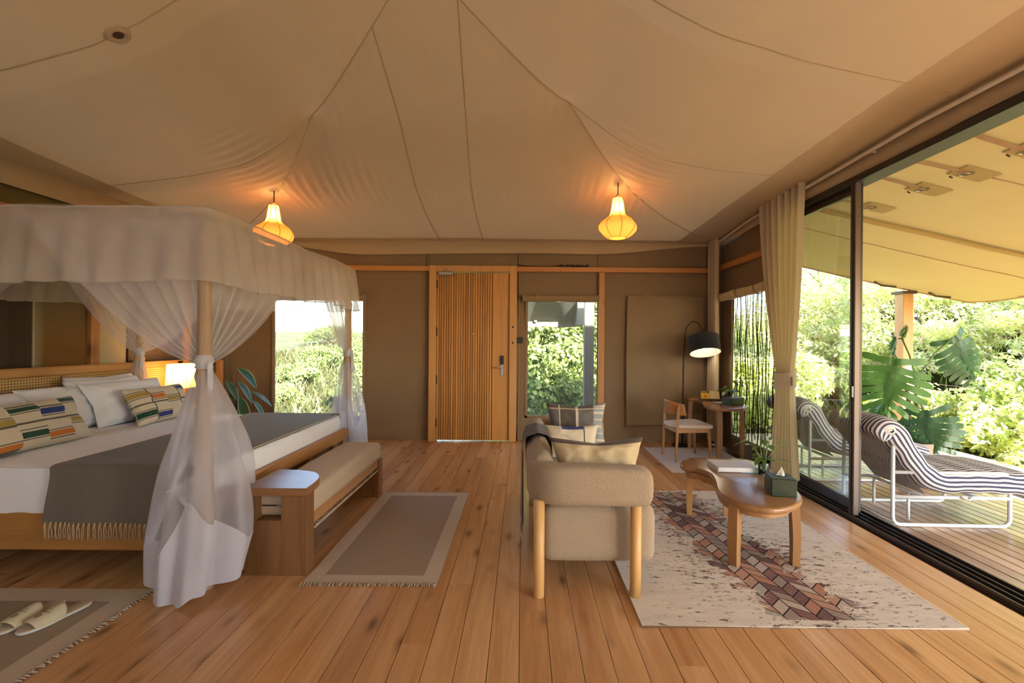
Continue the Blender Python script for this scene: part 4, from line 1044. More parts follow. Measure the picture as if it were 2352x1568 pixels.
def lumbar_pat(cols):
    def f(u, v, s):
        k = u*len(cols); c = cols[min(len(cols)-1, int(k))]
        if abs(k-round(k)) < .03 and .02 < u < .98: return 5
        for a, b, m in c:
            if a <= v < b: return m
            if a-.045 <= v < a-.02 or b+.02 <= v < b+.045: return 5
        if abs(v-.5) < .012: return 5
        return 0
    return f
GL = 'striped lumbar cushions on the bed'
lp = lumbar_pat([[(.05, .15, 3), (.55, .66, 1)], [(.05, .14, 3), (.50, .62, 1)], [(.20, .33, 2), (.74, .85, 2)], [(.12, .24, 3), (.62, .75, 4)], [(.36, .47, 1), (.84, .94, 2)]])
pillow('lumbar_cushion', (-3.22, 2.98, .655), R90+.10, -.45, .95, .34, .17, None, 'long striped lumbar cushion at the near side of the bed', GL, pat=lp, mats=CM, seed=7, cat='cushion', n=50, puff=.5)
rp = lumbar_pat([[(.16, .30, 2), (.70, .82, 1)], [(.08, .20, 4), (.60, .72, 3)], [(.48, .60, 1)], [(.2, .3, 2), (.8, .9, 4)]])
pillow('lumbar_cushion', (-3.24, 4.18, .655), R90+.02, -.48, .66, .34, .15, None, 'small striped lumbar cushion leaning on the big far pillow', GL, pat=rp, mats=CM, seed=8, cat='cushion', n=50, puff=.5)

# ---- mosquito net on the bed posts
net = thing('bed_net', (-2.86, 3.61, 0), 'white mosquito net gathered to the posts of the bed', 'mosquito net')
NX0, NX1, NY0, NY1, NZ = PXH-.05, PX+.06, PY0-.06, PY1+.06, 2.135
V, Fc = gridg(lambda u, v: (NX0+(NX1-NX0)*u, NY0+(NY1-NY0)*v, NZ-.07*math.sin(PI*u)*math.sin(PI*v)+.008*nz(u*6, v*6)), 40, 40); obj('net_roof', V, Fc, 'nettop', net, True)
def valance_loop(h, seed):
    """one gathered strip running round all four canopy rails"""
    r = .05; base = []
    for cx, cy, a0 in ((NX1-r, NY1-r, 0), (NX0+r, NY1-r, PI/2), (NX0+r, NY0+r, PI), (NX1-r, NY0+r, 1.5*PI)):
        for k in range(5): a = a0+PI/2*k/4; base.append((cx+r*math.cos(a), cy+r*math.sin(a)))
    base.append(base[0]); P = []; L = 0.0; pos = [0.0]
    for p, q in zip(base, base[1:]): L += math.hypot(q[0]-p[0], q[1]-p[1]); pos.append(L)
    n = int(L/.012)
    def at(s):
        for k in range(len(base)-1):
            if s <= pos[k+1]+1e-9:
                t = (s-pos[k])/max(1e-9, pos[k+1]-pos[k]); p, q = base[k], base[k+1]; return p[0]+(q[0]-p[0])*t, p[1]+(q[1]-p[1])*t
        return base[-1]
    cxm, cym = (NX0+NX1)/2, (NY0+NY1)/2; cache = [at(L*i/n) for i in range(n+1)]
    def fn(u, v):
        i = round(u*n) % n; x, y = cache[i]; s = L*i/n
        x2, y2 = cache[(i+1) % n]; tx, ty = x2-x, y2-y; m = math.hypot(tx, ty) or 1; nx_, ny_ = ty/m, -tx/m
        soft = nz(s*1.6, seed)
        a = (.006+.040*v**1.2)*(.35+1.1*abs(nz(s*1.1, seed+3)))
        w = a*(math.sin(s*2*PI/.17+4.0*nz(s*1.3, seed))+.9*nz(s*7, seed+v*.3))+.05*v**.8
        sh = .035*nz(s*2.4, seed+9, v*.5)*v
        sag = .022*(.5+soft)+.012*nz(s*5, 1); hh = h*(1+.07*nz(s*1.9, seed+5)+.03*nz(s*9, seed+6))
        return (x+nx_*w+tx/m*sh, y+ny_*w+ty/m*sh, NZ-sag*(1-v)-hh*v)
    V, Fc = gridg(fn, n, 16, True); obj('valance', V, Fc, 'netv', net, True)
    pts = [fn(k/n, 1.0) for k in range(0, n, 2)]; tube('hem', pts, .004, 'netv', net, 4, True)
    tube('top_piping', [fn(k/n, 0.0) for k in range(0, n, 4)], .006, 'netv', net, 5, True)
valance_loop(.43, 2.0)
TZ = 1.275                                                          # height of the ties
def swag(post, mid, seed, drop=.0, nrm=(0, 0), m='net'):
    """net pulled from a stretch of the top rail (post..mid) to the tie on the post"""
    px, py = post; T = Vector((px, py, TZ))
    def fn(u, v):
        tx = px+(mid[0]-px)*u; ty = py+(mid[1]-py)*u
        A = Vector((tx, ty, NZ-.03))
        B = A.lerp(T, .58); B.z = TZ+(A.z-TZ)*(.34-.34*u)+.04
        p = (1-v)**2*A+2*(1-v)*v*B+v*v*T
        f = math.sin(u*44+2*nz(u*5, seed))*(.016*(1-v)+.012)+.02*nz(u*8, v*3, seed)*(1-v)
        g = (.5-u)*.055*v**3
        return (p.x+nrm[0]*f, p.y+nrm[1]*f, p.z+g)
    V, Fc = gridg(fn, 70, 26); return obj('swag', V, Fc, m, net, True)
inn = .02
for (x, sx) in ((PX, -1), (PXH, 1)):
    for (y, sy) in ((PY0, 1), (PY1, -1)):
        c = (x, y)
        swag(c, (x+sx*1.04, y), random.random()*9, nrm=(0, 1)); swag(c, (x, y+sy*(1.22 if y == PY0 else .88)), random.random()*9, nrm=(1, 0))
def skirt(c, bottom, seed, wide, hem=.32, lean=(0, 0)):
    """bundle below the tie, opening downwards with deep folds and a satin hem"""
    n, nv = 96, 40
    def fn(u, v):
        a = 2*PI*u; z1 = bottom+.10*(.5+.5*math.sin(a*2+seed))+.05*nz(math.cos(a)*2, math.sin(a)*2, seed)
        z = TZ-.03+(z1-TZ+.03)*v
        r = .030+wide*(1-math.exp(-2.2*v))*(.72+.28*math.cos(a-seed*.7))
        r *= 1+(.20*math.sin(7*a+seed+2*nz(v*2, seed))+.10*math.sin(13*a+seed*2))*min(1, v*2.2)*(1-.25*v)
        if v > .82: r *= 1-.10*(v-.82)/.18
        return (c[0]+lean[0]*v+r*math.cos(a), c[1]+lean[1]*v+r*math.sin(a), z)
    def hz(u): a = 2*PI*u; return 1-hem+.10*math.sin(a*3+seed)+.04*math.sin(a*7)
    V, Fc = gridg(lambda u, v: fn(u, v*hz(u)), n, 30, True); sk = obj('net_skirt', V, Fc, 'net', net, True)
    V, Fc = gridg(lambda u, v: fn(u, hz(u)+(1-hz(u))*v), n, 16, True); obj('satin_hem', V, Fc, 'satin', net, True)
    # inner satin tails at different lengths
    for k in range(3):
        a0 = seed+k*2.1; zt = TZ-.25-.18*k; zb = bottom+.22*k+.12
        def ft(u, v):
            a = a0+(u-.5)*1.3; r = (.035+wide*.36*(v**.8))*(1+.14*math.sin(u*16+k)); return (c[0]+lean[0]*v+r*math.cos(a), c[1]+lean[1]*v+r*math.sin(a), zt+(zb-zt)*v+.05*math.sin(u*5+k)*v)
        V, Fc = gridg(ft, 26, 16); obj('net_tail', V, Fc, 'net' if k != 1 else 'satin', net, True)
    V, Fc = latheg([(.034, -.045), (.046, -.036), (.040, -.018), (.050, -.004), (.046, .012), (.038, .030), (.032, .04)], 20, (c[0], c[1], TZ)); tie = obj('net_tie', V, Fc, 'satin', net, True)
    V, Fc = gridg(lambda u, v: (c[0]+.05+.02*math.sin(u*5), c[1]-.02+.05*(u-.5), TZ-.02-.16*v+.02*math.sin(u*9)), 8, 8); obj('tie_end', V, Fc, 'satin', tie, True)
skirt((PX, PY0), .0, 1.3, .335, .30, (-.08, -.03)); skirt((PX, PY1), .06, 3.1, .22, .45, (.03, 0)); skirt((PXH, PY1), .35, 4.4, .13, .2); skirt((PXH, PY0), .35, 5.2, .13, .2)

# ---- panels on the wall behind the headboard
wp = [('wall_panel', 2.35, 3.83, 'darkpanel', 'dark timber wall panel behind the near side of the headboard'), ('wall_textile', 3.84, 4.31, 'ombre', 'ochre and brown ombre textile hung behind the headboard'), ('wall_panel', 4.43, 4.75, 'curtain', 'pale linen wall panel beside the upright post'), ('wall_panel', 4.77, 5.54, 'darkpanel', 'dark timber wall panel above the bedside table')]
for nm, a, b, m, lab in wp:
    t = thing(nm, (XL+.05, (a+b)/2, .25), lab, 'panel'); box('panel_face', XL+.03, XL+.065, a, b, .25, 1.86, m, t, bev=.004)
    if m != 'darkpanel': tube('edge_binding', [(XL+.066, a+.006, .25), (XL+.066, a+.006, 1.86)], .008, 'curtain', t, 6)
# ---- bedside table with cane back and lamp (far side)
ns_ = thing('bedside_table', (-3.88, 5.12, 0), 'timber bedside table with a cane back panel', 'bedside table')
box('cabinet', -4.08, -3.62, 4.86, 5.40, .12, .60, 'bedy', ns_, bev=.006); box('table_top', -4.09, -3.60, 4.84, 5.42, .60, .635, 'bedy', ns_, bev=.008)
dw = box('drawer', -3.622, -3.606, 4.88, 5.38, .36, .58, 'bedy', ns_, bev=.004); V, Fc = latheg([(.001, .022), (.014, .02), (.010, 0)], 12); obj('knob', xform(V, (-3.606, 5.13, .47), ry=PI/2), Fc, 'black', dw, True)
for x in (-4.04, -3.66):
    for y in (4.90, 5.36): box('leg', x-.02, x+.02, y-.02, y+.02, 0, .13, 'bedz', ns_, bev=.004)
cp = box('back_panel', -4.115, -4.10, 4.80, 5.46, .20, 1.14, 'bedy', ns_, bev=.003)
V, Fc = gridg(lambda u, v: (-4.092, 4.87+.52*u, .66+.42*v), 1, 1); obj('cane_panel', V, Fc, 'cane', cp, uv=[(p[1], p[2]) for p in V])
for a in ((4.80, 4.87, .64, 1.14), (5.39, 5.46, .64, 1.14)): box('panel_frame', -4.115, -4.08, a[0], a[1], a[2], a[3], 'bedz', cp, bev=.004)
box('panel_frame', -4.115, -4.08, 4.80, 5.46, 1.08, 1.15, 'bedy', cp, bev=.004)
box('wall_upright', -4.11, -4.05, 6.10, 6.17, 0, 1.12, 'beamz', ns_, bev=.004)
tl = thing('table_lamp', (-3.80, 5.12, .635), 'glowing square lamp on the bedside table', 'lamp')
box('lamp_base', -3.86, -3.74, 5.06, 5.18, .635, .66, 'bench', tl, bev=.004); tube('lamp_stem', [(-3.80, 5.12, .66), (-3.80, 5.12, .92)], .011, 'bench', tl)
V = []; Fc = []
for z, e in ((.86, .125), (1.12, .115)): V += [(-3.80-e, 5.12-e, z), (-3.80+e, 5.12-e, z), (-3.80+e, 5.12+e, z), (-3.80-e, 5.12+e, z)]
Fc = [(0, 1, 5, 4), (1, 2, 6, 5), (2, 3, 7, 6), (3, 0, 4, 7)]; obj('lamp_shade', V, Fc, 'shade_tab', tl)
V, Fc = latheg([(.001, -.03), (.022, -.015), (.026, .01), (.015, .035), (.001, .04)], 14, (-3.80, 5.12, .97)); obj('bulb', V, Fc, 'bulb', tl, True)
def point(name, loc, power, col, size, par):
    d = bpy.data.lights.new(name, 'POINT'); d.energy = power; d.color = col; d.shadow_soft_size = size
    o = bpy.data.objects.new(name, d); C.objects.link(o)
    if par is not None: o.parent = par; o.location = Vector(loc)-Vector(ORG[par.name])
    else: o.location = loc
    return o
point('lamp_light', (-3.80, 5.12, 1.05), 4.2, (1.0, .66, .30), .03, tl)
# ---- variegated plant in the far corner
vpz = thing('corner_plant', (-3.72, 5.95, 0), 'variegated leafy plant in a pot in the far corner', 'potted plant')
V, Fc = latheg([(.001, 0), (.12, 0), (.15, .30), (.16, .34), (.145, .34), (.14, .30), (.001, .30)], 22, (-3.72, 5.95, 0)); obj('pot', V, Fc, 'pot', vpz, True)
V, Fc = latheg([(.001, .302), (.14, .302)], 18, (-3.72, 5.95, 0)); obj('soil', V, Fc, 'soil', vpz)
def simple_leaf(par, root, dirn, L, W, droop, m=('lf_var', 'lf_white'), margin=True, name='leaf', up=(0, 0, 1), fold=.25):
    d = Vector(dirn).normalized(); sdv = d.cross(Vector(up)).normalized(); upv = sdv.cross(d); n = 10; V = []; Fc = []; mi = []
    for i in range(n+1):
        t = i/n; w = W*.5*math.sin(PI*(t*.93+.04))**.8*(1-.15*t); c = Vector(root)+d*(L*t)+Vector((0, 0, -droop*L*t*t))
        for k, q in enumerate((-1, -.8, 0, .8, 1)): V.append(tuple(c+sdv*(w*q)+upv*(fold*w*abs(q))))
        if i:
            for k in range(4): a = 5*(i-1)+k; Fc.append((a, a+1, a+6, a+5)); mi.append(1 if margin and k in (0, 3) else 0)
    return obj(name, V, Fc, list(m), par, True, mi=mi)
rr = random.Random(11)
for k, (lx, lz, dx, dz, L, W) in enumerate(((-3.70, 1.03, .75, -.35, .34, .16), (-3.80, .86, .5, -.5, .24, .12), (-3.62, .86, .55, -.55, .26, .13), (-3.55, .72, .8, -.25, .30, .12), (-3.72, .72, -.2, -.8, .30, .15), (-3.60, .66, .4, -.9, .32, .17), (-3.50, .60, .7, -.7, .22, .11), (-3.78, .60, -.5, -.6, .30, .15), (-3.68, .95, -.3, -.4, .22, .09), (-3.66, .55, .2, -.8, .30, .16))):
    root = (lx, 5.92-.06*(k % 3), lz); simple_leaf(vpz, root, (dx, -.25+.1*(k % 4), dz), L, W, .35)
    tube('leaf_stalk', [(-3.72, 5.95, .30), ((lx-3.72)/2-.03, 5.95, lz*.62), root], .008, 'stemb', vpz, 6)

# ================================================================== BENCH, RUGS, SLIPPERS
bn = thing('bed_bench', (-1.44, 3.43, 0), 'timber bench with a linen cushion and a side tray at the bed foot', 'bench')
bx0, bx1 = -1.64, -1.275
eb = MB()
for a in ((bx0, -1.575, 0, .475), (-1.425, bx1, 0, .475), (-1.575, -1.425, 0, .325)): eb.add(*boxg(a[0], a[1], 2.70, 2.80, a[2], a[3], 0))
eb.obj('end_block', 'bench', bn)
eb = MB()
eb.add(*boxg(bx0, bx1, 4.07, 4.17, 0, .33, .004)); eb.obj('end_block', 'bench', bn)
ol = [(bx0-.01, 2.685), (bx1+.006, 2.685), (bx1+.004, 2.80), (bx1-.012, 2.90), (bx1-.055, 2.985), (bx1-.13, 3.045), (bx1-.23, 3.075), (bx0-.01, 3.09)]
V, Fc = prismg(ol[:2]+catmull(ol[1:7], 5, False)[1:]+ol[7:], .475, .522, .005); obj('side_tray', V, Fc, 'benchx', bn)
for xx in (bx0+.012, bx1-.045): box('seat_rail', xx, xx+.034, 2.79, 4.08, .262, .335, 'benchy', bn, bev=.004)
box('slat_deck', bx0+.04, bx1-.04, 2.80, 4.07, .30, .322, 'benchy', bn, bev=.003)
lc = MB(); k = 0; yy = 2.84
while yy < 4.04:
    lc.add(*tubeg([(bx1-.026+.030*math.cos(a), yy+.012*math.sin(a), .258+.030*math.sin(a)*.9) for a in [PI+PI*j/8 for j in range(9)]], .006, 5)); yy += .034
lc.obj('rope_lacing', 'fringe', bn, True, kind='stuff')
def softbox(x0, x1, y0, y1, z0, z1, r, n=(14, 40, 8), crown=.02, seed=0, wr=.004):
    V, Fc = boxg(x0, x1, y0, y1, z0, z1, 0)
    bm = bmesh.new(); bmesh.ops.create_cube(bm, size=1.0); bmesh.ops.bevel(bm, geom=bm.edges[:], offset=.0, segments=1, affect='EDGES') if False else None
    bm.free()
    V = []; Fc = []; idx = {}
    def P(u, v, w):
        x = x0+(x1-x0)*u; y = y0+(y1-y0)*v; z = z0+(z1-z0)*w
        c = Vector((min(max(x, x0+r), x1-r), min(max(y, y0+r), y1-r), min(max(z, z0+r), z1-r))); d = Vector((x, y, z))-c
        if d.length > 1e-9: d = d.normalized()*r
        p = c+d; p.z += crown*math.sin(PI*u)**.6*math.sin(PI*v)**.4*(w if w > .5 else 0)
        q = nz(p.x*6+seed, p.y*6, p.z*6); p += Vector((p.x-(x0+x1)/2, p.y-(y0+y1)/2, p.z-(z0+z1)/2)).normalized()*wr*q
        return tuple(p)
    def vid(u, v, w):
        k = (round(u, 5), round(v, 5), round(w, 5))
        if k not in idx: idx[k] = len(V); V.append(P(u, v, w))
        return idx[k]
    def spread(n, L):
        e = min(.45, r/L); m = [e*(1-math.cos(PI/2*i/4)) for i in range(4)]; inner = [e+(1-2*e)*i/max(1, n-8) for i in range(max(1, n-8)+1)]
        return m+inner+[1-a for a in reversed(m)]
    U, Vv, Wv = spread(n[0], x1-x0), spread(n[1], y1-y0), spread(n[2]+4, z1-z0)
    for A, B, f in ((U, Vv, lambda a, b: (a, b, 0)), (U, Vv, lambda a, b: (a, b, 1)), (U, Wv, lambda a, b: (a, 0, b)), (U, Wv, lambda a, b: (a, 1, b)), (Vv, Wv, lambda a, b: (0, a, b)), (Vv, Wv, lambda a, b: (1, a, b))):
        fl_ = f(.3, .4) in ((.3, .4, 0), (.3, 1, .4), (0, .3, .4))
        for a, a2 in zip(A, A[1:]):
            for b, b2 in zip(B, B[1:]):
                q = (vid(*f(a, b)), vid(*f(a2, b)), vid(*f(a2, b2)), vid(*f(a, b2))); Fc.append(q[::-1] if fl_ else q)
    return V, Fc
V, Fc = softbox(bx0+.015, bx1-.005, 2.76, 4.16, .325, .470, .035, crown=.02, seed=3)
cu = obj('seat_cushion', V, Fc, 'bcush', bn, True, label='long beige linen bench cushion')
tube('zip', [(-1.57, 2.757, .395), (-1.47, 2.756, .395)], .004, 'black', cu, 6); tube('zip_pull', [(-1.47, 2.75, .402), (-1.455, 2.748, .385)], .005, 'steel', cu, 6)
def rug(name, x0, x1, y0, y1, border, label, mats, fr, fringe_ends=('y0', 'y1'), rot=0.0, wave=.004):
    t = thing(name, ((x0+x1)/2, (y0+y1)/2, 0), label, 'rug')
    N = max(24, int((x1-x0)/.03)); K = max(24, int((y1-y0)/.03))
    def fn(u, v):
        x = x0+(x1-x0)*u; y = y0+(y1-y0)*v
        e = .006*nz(y*3, x0)*(1 if u in (0, 1) else 0)
        return (x+e, y, .006+wave*.5*(1+nz(x*5, y*9))*.6)
    V, Fc = gridg(fn, N, K); mi = []
    for j in range(K):
        for i in range(N):
            x = (x1-x0)*(i+.5)/N; y = (y1-y0)*(j+.5)/K
            mi.append(0 if min(x, x1-x0-x) > border and min(y, y1-y0-y) > border else 1)
    M_ = list(mats); ru = obj('rug_cloth', V, Fc, M_, t, True, mi=mi)
    b = len(V)
    V, Fc = boxg(x0+.002, x1-.002, y0+.002, y1-.002, .0005, .006, 0); obj('rug_backing', V, Fc, mats[1], t)
    if fr:
        f = MB(); rr = random.Random(int(x0*100))
        for e in fringe_ends:
            along = (x0, x1) if e[0] == 'y' else (y0, y1); L = along[1]-along[0]; n = int(L/.016)
            for k in range(n):
                a = along[0]+L*(k+.5)/n; d = -1 if e[1] == '0' else 1; ln = rr.uniform(.018, .034); sk = rr.uniform(-.014, .014)
                if e[0] == 'y': P = [(a, (y0 if d < 0 else y1), .008), (a+sk*.4, (y0 if d < 0 else y1)+d*ln*.5, .010), (a+sk, (y0 if d < 0 else y1)+d*ln, .004)]
                else: P = [((x0 if d < 0 else x1), a, .008), ((x0 if d < 0 else x1)+d*ln*.5, a+sk*.4, .010), ((x0 if d < 0 else x1)+d*ln, a+sk, .004)]
                f.add(*tubeg(P, [.0045, .004, .003], 5))
        f.obj('fringe', 'rug_fr', t, True, kind='stuff')
    return t
rug('bench_rug', -1.255, -.48, 2.61, 4.18, .105, 'brown rug with a beige border in front of the bench', ('rug_in', 'rug_out'), True)
rug('slipper_rug', -3.5, -2.045, 1.62, 2.53, .11, 'brown rug with a beige border under the slippers', ('rug_in', 'rug_out'), True, ('x1', 'x0'))
pr = thing('patterned_rug', (1.4, 3.26, 0), 'cream distressed rug with a band of plum and rust tiles under the coffee table', 'rug')
V, Fc = prismg([(.60, 2.235), (2.20, 2.235), (2.20, 4.28), (.60, 4.28)], .0005, .010, .003, 2); obj('rug_pile', V, Fc, 'rug', pr, origin=(1.4, 3.26, 0))
tube('rug_binding', [(.60, 2.235, .006), (2.20, 2.235, .006), (2.20, 4.28, .006), (.60, 4.28, .006)], .006, 'rug_out', pr, 6, True)
dg = thing('desk_rug', (2.15, 5.45, 0), 'plain pale rug under the desk chair', 'rug')
V, Fc = prismg([(1.62, 4.88), (2.60, 4.88), (2.60, 6.05), (1.62, 6.05)], .0005, .008, .003, 2); obj('rug_pile', V, Fc, 'rug_pale', dg)
tube('rug_binding', [(1.62, 4.88, .005), (2.60, 4.88, .005), (2.60, 6.05, .005), (1.62, 6.05, .005)], .005, 'rug_out', dg, 6, True)
def text_mesh(s, size):
    cu_ = bpy.data.curves.new('lettering', 'FONT'); cu_.body = s; cu_.size = size; cu_.align_x = 'CENTER'; cu_.extrude = 0
    ob = bpy.data.objects.new('lettering', cu_); C.objects.link(ob); dgp = bpy.context.evaluated_depsgraph_get(); me = bpy.data.meshes.new_from_object(ob.evaluated_get(dgp))
    V = [tuple(v.co) for v in me.vertices]; Fc = [tuple(p.vertices) for p in me.polygons]
    bpy.data.objects.remove(ob); bpy.data.curves.remove(cu_); bpy.data.meshes.remove(me); return V, Fc
def slipper(loc, rz, label, side):
    t = thing('slipper', loc, label, 'slipper', 'slippers on the bedside rug', rz, True)
    # toe at -Y, heel at +Y
    half = [(-.145, 0), (-.138, .022), (-.115, .040), (-.07, .050), (-.02, .048), (.03, .041), (.08, .038), (.115, .034), (.138, .020), (.145, 0)]
    ol = [(w, y) for y, w in half]+[(-w, y) for y, w in reversed(half[1:-1])]
    ol = [(p.x, p.y) for p in catmull([(a, b, 0) for a, b in ol], 4)]
    V, Fc = prismg(ol, 0, .012, .004); so = obj('sole', V, Fc, 'slipsole', t, True)
    V, Fc = prismg([(x*.93, y*.975) for x, y in ol], .011, .0155, .002); obj('insole', V, Fc, 'slipin', t, True)
    def up(u, v):
        y = -.095+.115*v+.012*math.sin(PI*u)*(1-2*v)*-1; w = interp(y, [(a, b) for a, b in half])*1.0; a = PI*u
        return (-w*math.cos(a), y, .008+(.036+.018*v)*math.sin(a)**.75)
    V, Fc = gridg(up, 24, 12); n0 = len(V); V2 = [(x*.94, y, max(.006, z-.004)) for x, y, z in V]; V += V2; Fc += [tuple(i+n0 for i in f[::-1]) for f in Fc]
    w_ = 25
    for i in range(24): Fc += [(i, i+n0, i+1+n0, i+1), (12*w_+i, 12*w_+i+1, 12*w_+i+1+n0, 12*w_+i+n0)]
    u_ = obj('upper', V, Fc, 'slip', t, True)
    # printed emblem and lettering, lying on the upper
    def lay(V): 
        out = []
        for x, y, z in V:
            yy = y; vv = (yy+.095)/.115; w = interp(yy, [(a, b) for a, b in half]); a = math.acos(max(-.95, min(.95, -x/w)))
            p = up(a/PI, vv); out.append((p[0], p[1], p[2]+.0012))
        return out
    mb = MB()
    for k in range(16):
        a = 2*PI*k/16; c, s = math.cos(a), math.sin(a)
        mb.add(lay([(.007*c-.0012*s, -.062+.007*s+.0012*c, 0), (.0115*c-.0012*s, -.062+.0115*s+.0012*c, 0), (.0115*c+.0012*s, -.062+.0115*s-.0012*c, 0), (.007*c+.0012*s, -.062+.007*s-.0012*c, 0)]), [(0, 1, 2, 3)])
    mb.add(lay([(.003*math.cos(2*PI*k/10), -.062+.003*math.sin(2*PI*k/10), 0) for k in range(10)]), [tuple(range(10))])
    mb.obj('emblem', 'ink', u_)
    V, Fc = text_mesh('OLAKIRA', .0105); obj('lettering', lay([(-x, -.033-y, 0) for x, y, z in V]), Fc, 'ink', u_)
    V, Fc = text_mesh('CAMP', .007); obj('lettering', lay([(-x*1.5, -.020-y, 0) for x, y, z in V]), Fc, 'ink', u_)
    return t
p0, p1 = gp(48, 1462), gp(200, 1390); ang = math.atan2(p1.y-p0.y, p1.x-p0.x)-PI/2; c = (p0+p1)/2
slipper((c.x, c.y, .010), ang-.06, 'cream slipper nearer the fringed edge of the rug', 1)
p0, p1 = gp(-12, 1464), gp(145, 1386); c = (p0+p1)/2; ang2 = math.atan2(p1.y-p0.y, p1.x-p0.x)-PI/2
slipper((c.x, c.y, .010), ang2+.02, 'cream slipper showing the whole round emblem, farther from the fringe', 1)

# ================================================================== SOFA
sf = thing('sofa', (.38, 3.28, 0), 'beige boucle two-seat sofa on round timber legs', 'sofa')
SY0, SY1 = 2.44, 4.12
def band(path, hw, z0, z1, r, name, cap=True):
    """padded band: rounded section swept along a path in plan"""
    P = [Vector((p[0], p[1], 0)) for p in path]; n = len(P); V = []; Fc = []; K = 28
    for i, p in enumerate(P):
        a, b = P[max(0, i-1)], P[min(n-1, i+1)]; t = (b-a).normalized(); nr = Vector((t.y, -t.x, 0))
        e = 1.0
        k_ = min(i, n-1-i)
        if cap: e = (.35, .68, .86, .95, .99)[k_] if k_ < 5 else 1.0
        for k in range(K):
            an = 2*PI*k/K; ca, sa = math.cos(an), math.sin(an)
            w = hw*math.copysign(abs(ca)**.45, ca)*(.6+.4*e); h = (z1-z0)/2*math.copysign(abs(sa)**.5, sa)*e
            q = p+nr*w; z = (z0+z1)/2+h
            if h > 0: z += .015*nz(q.x*3, q.y*3)
            V.append((q.x+.004*nz(q.x*9, q.y*9, z*9), q.y+.004*nz(q.x*8, z*8, 4), z))
    for i in range(n-1):
        for k in range(K): Fc.append((i*K+k, i*K+(k+1) % K, (i+1)*K+(k+1) % K, (i+1)*K+k))
    Fc += [tuple(range(K-1, -1, -1)), tuple((n-1)*K+k for k in range(K))]
    return obj(name, V, Fc, 'boucle', sf, True)
hw = .085
def armpath(y, s):
    e = [(.715, y), (.71, y), (.70, y), (.685, y), (.66, y)]+[(.62-.055*k, y) for k in range(7)]
    c = [(.235-.12*math.sin(PI/2*k/6), y+s*.12*(1-math.cos(PI/2*k/6))) for k in range(7)]
    return e+c
left = armpath(SY0+hw, 1); right = armpath(SY1-hw, -1)
mid_ = [(.115, left[-1][1]+(right[-1][1]-left[-1][1])*k/18) for k in range(1, 18)]
band(left+mid_+right[::-1], hw, .505, .715, .05, 'back_and_arms')
V, Fc = softbox(.055, .19, SY0+.17, SY1-.17, .44, .745, .06, crown=.012, seed=9, n=(10, 36, 14)); obj('backrest', V, Fc, 'boucle', sf, True)
V, Fc = softbox(.11, .765, SY0+.115, SY1-.115, .15, .475, .06, crown=.02, seed=5, n=(20, 40, 10)); obj('seat', V, Fc, 'boucle', sf, True)
for x, y in ((.10, SY0+.062), (.63, SY0+.055), (.10, SY1-.062), (.63, SY1-.055)):
    V, Fc = latheg([(.001, 0), (.027, 0), (.030, .004), (.030, .53), (.001, .53)], 18, (x, y, 0)); obj('leg', V, Fc, 'log', sf, True)
# slate throw over the back of the sofa
st = thing('sofa_throw', (.1, 3.3, .06), 'slate grey throw with a tasselled end over the sofa back', 'throw')
def st_fn(u, v):
    y = 3.08+.40*u+.01*nz(v*6, 2); s = v*1.30
    prof = [(0, (.015, .10)), (.60, (.012, .70)), (.68, (.035, .755)), (.76, (.115, .782)), (.84, (.195, .760)), (.92, (.212, .69)), (1.30, (.225, .46))]
    x = interp(s, [(a, b[0]) for a, b in prof]); z = interp(s, [(a, b[1]) for a, b in prof])
    return (x-.008*math.sin(u*10)*(1-v)*(1 if v < .4 else 0)-.006, y, z+.004*nz(u*8, v*9))
V, Fc = gridg(st_fn, 24, 60); o = obj('throw_cloth', V, Fc, 'throw2', st, True)
f = MB()
for k in range(22):
    p = st_fn((k+.5)/22, 0); rr = random.Random(k); f.add(*tubeg([p, (p[0]-.004, p[1]+rr.uniform(-.005, .005), p[2]-.03), (p[0], p[1]+rr.uniform(-.01, .01), p[2]-.06)], [.004, .003, .002], 5))
f.obj('fringe', 'fringe', st, True, kind='stuff')
GM = ['grey1', 'brown', 'grey2', 'piping', 'tan']
def patch_pat(u, v, s):
    if s == 1: return 4
    if v > .86 and abs(v-.87) < .03: return 3
    for a in (.21, .50): 
        if abs(u-a) < .014: return 3
    if u > .78: return 3 if abs((v*7) % 1-.5) < .12 else 2
    return 1 if .21 < u < .5 or v > .9 else 0
pillow('patchwork_cushion', (.46, 3.80, .49), 0.0, -.22, .50, .40, .14, None, 'dark grey patchwork cushion against the far arm of the sofa', None, pat=patch_pat, mats=GM, seed=21, cat='cushion', n=46, puff=.5, pinch=.18)
def small_pat(u, v, s):
    if abs(u-.30) < .012 or abs(u-.72) < .012: return 3
    if u < .30: return 2 if .38 < v < .48 else 0
    if u < .72: return 4 if v > .86 else 0
    return 1 if .22 < v < .36 else 0
pillow('lumbar_cushion', (.40, 3.56, .49), 0.04, -.30, .42, .26, .12, None, 'small cream lumbar cushion with blue and gold stripes on the sofa', None, pat=small_pat, mats=['cream', 'gold', 'green', 'thin', 'blue'], seed=22, cat='cushion', n=40, puff=.5, pinch=.16)
def tan_pat(u, v, s):
    if s == 0: return 0 if v < .93 else 1
    return 1 if u < .5 else 2
pillow('tan_cushion', (.455, 2.72, .475), math.radians(2), -.14, .56, .35, .21, None, 'large tan cushion with a dark edge leaning on the near sofa arm', None, pat=tan_pat, mats=['tan', 'brown', 'grey1'], seed=23, cat='cushion', n=40, wr=.014, puff=.55, pinch=.22)

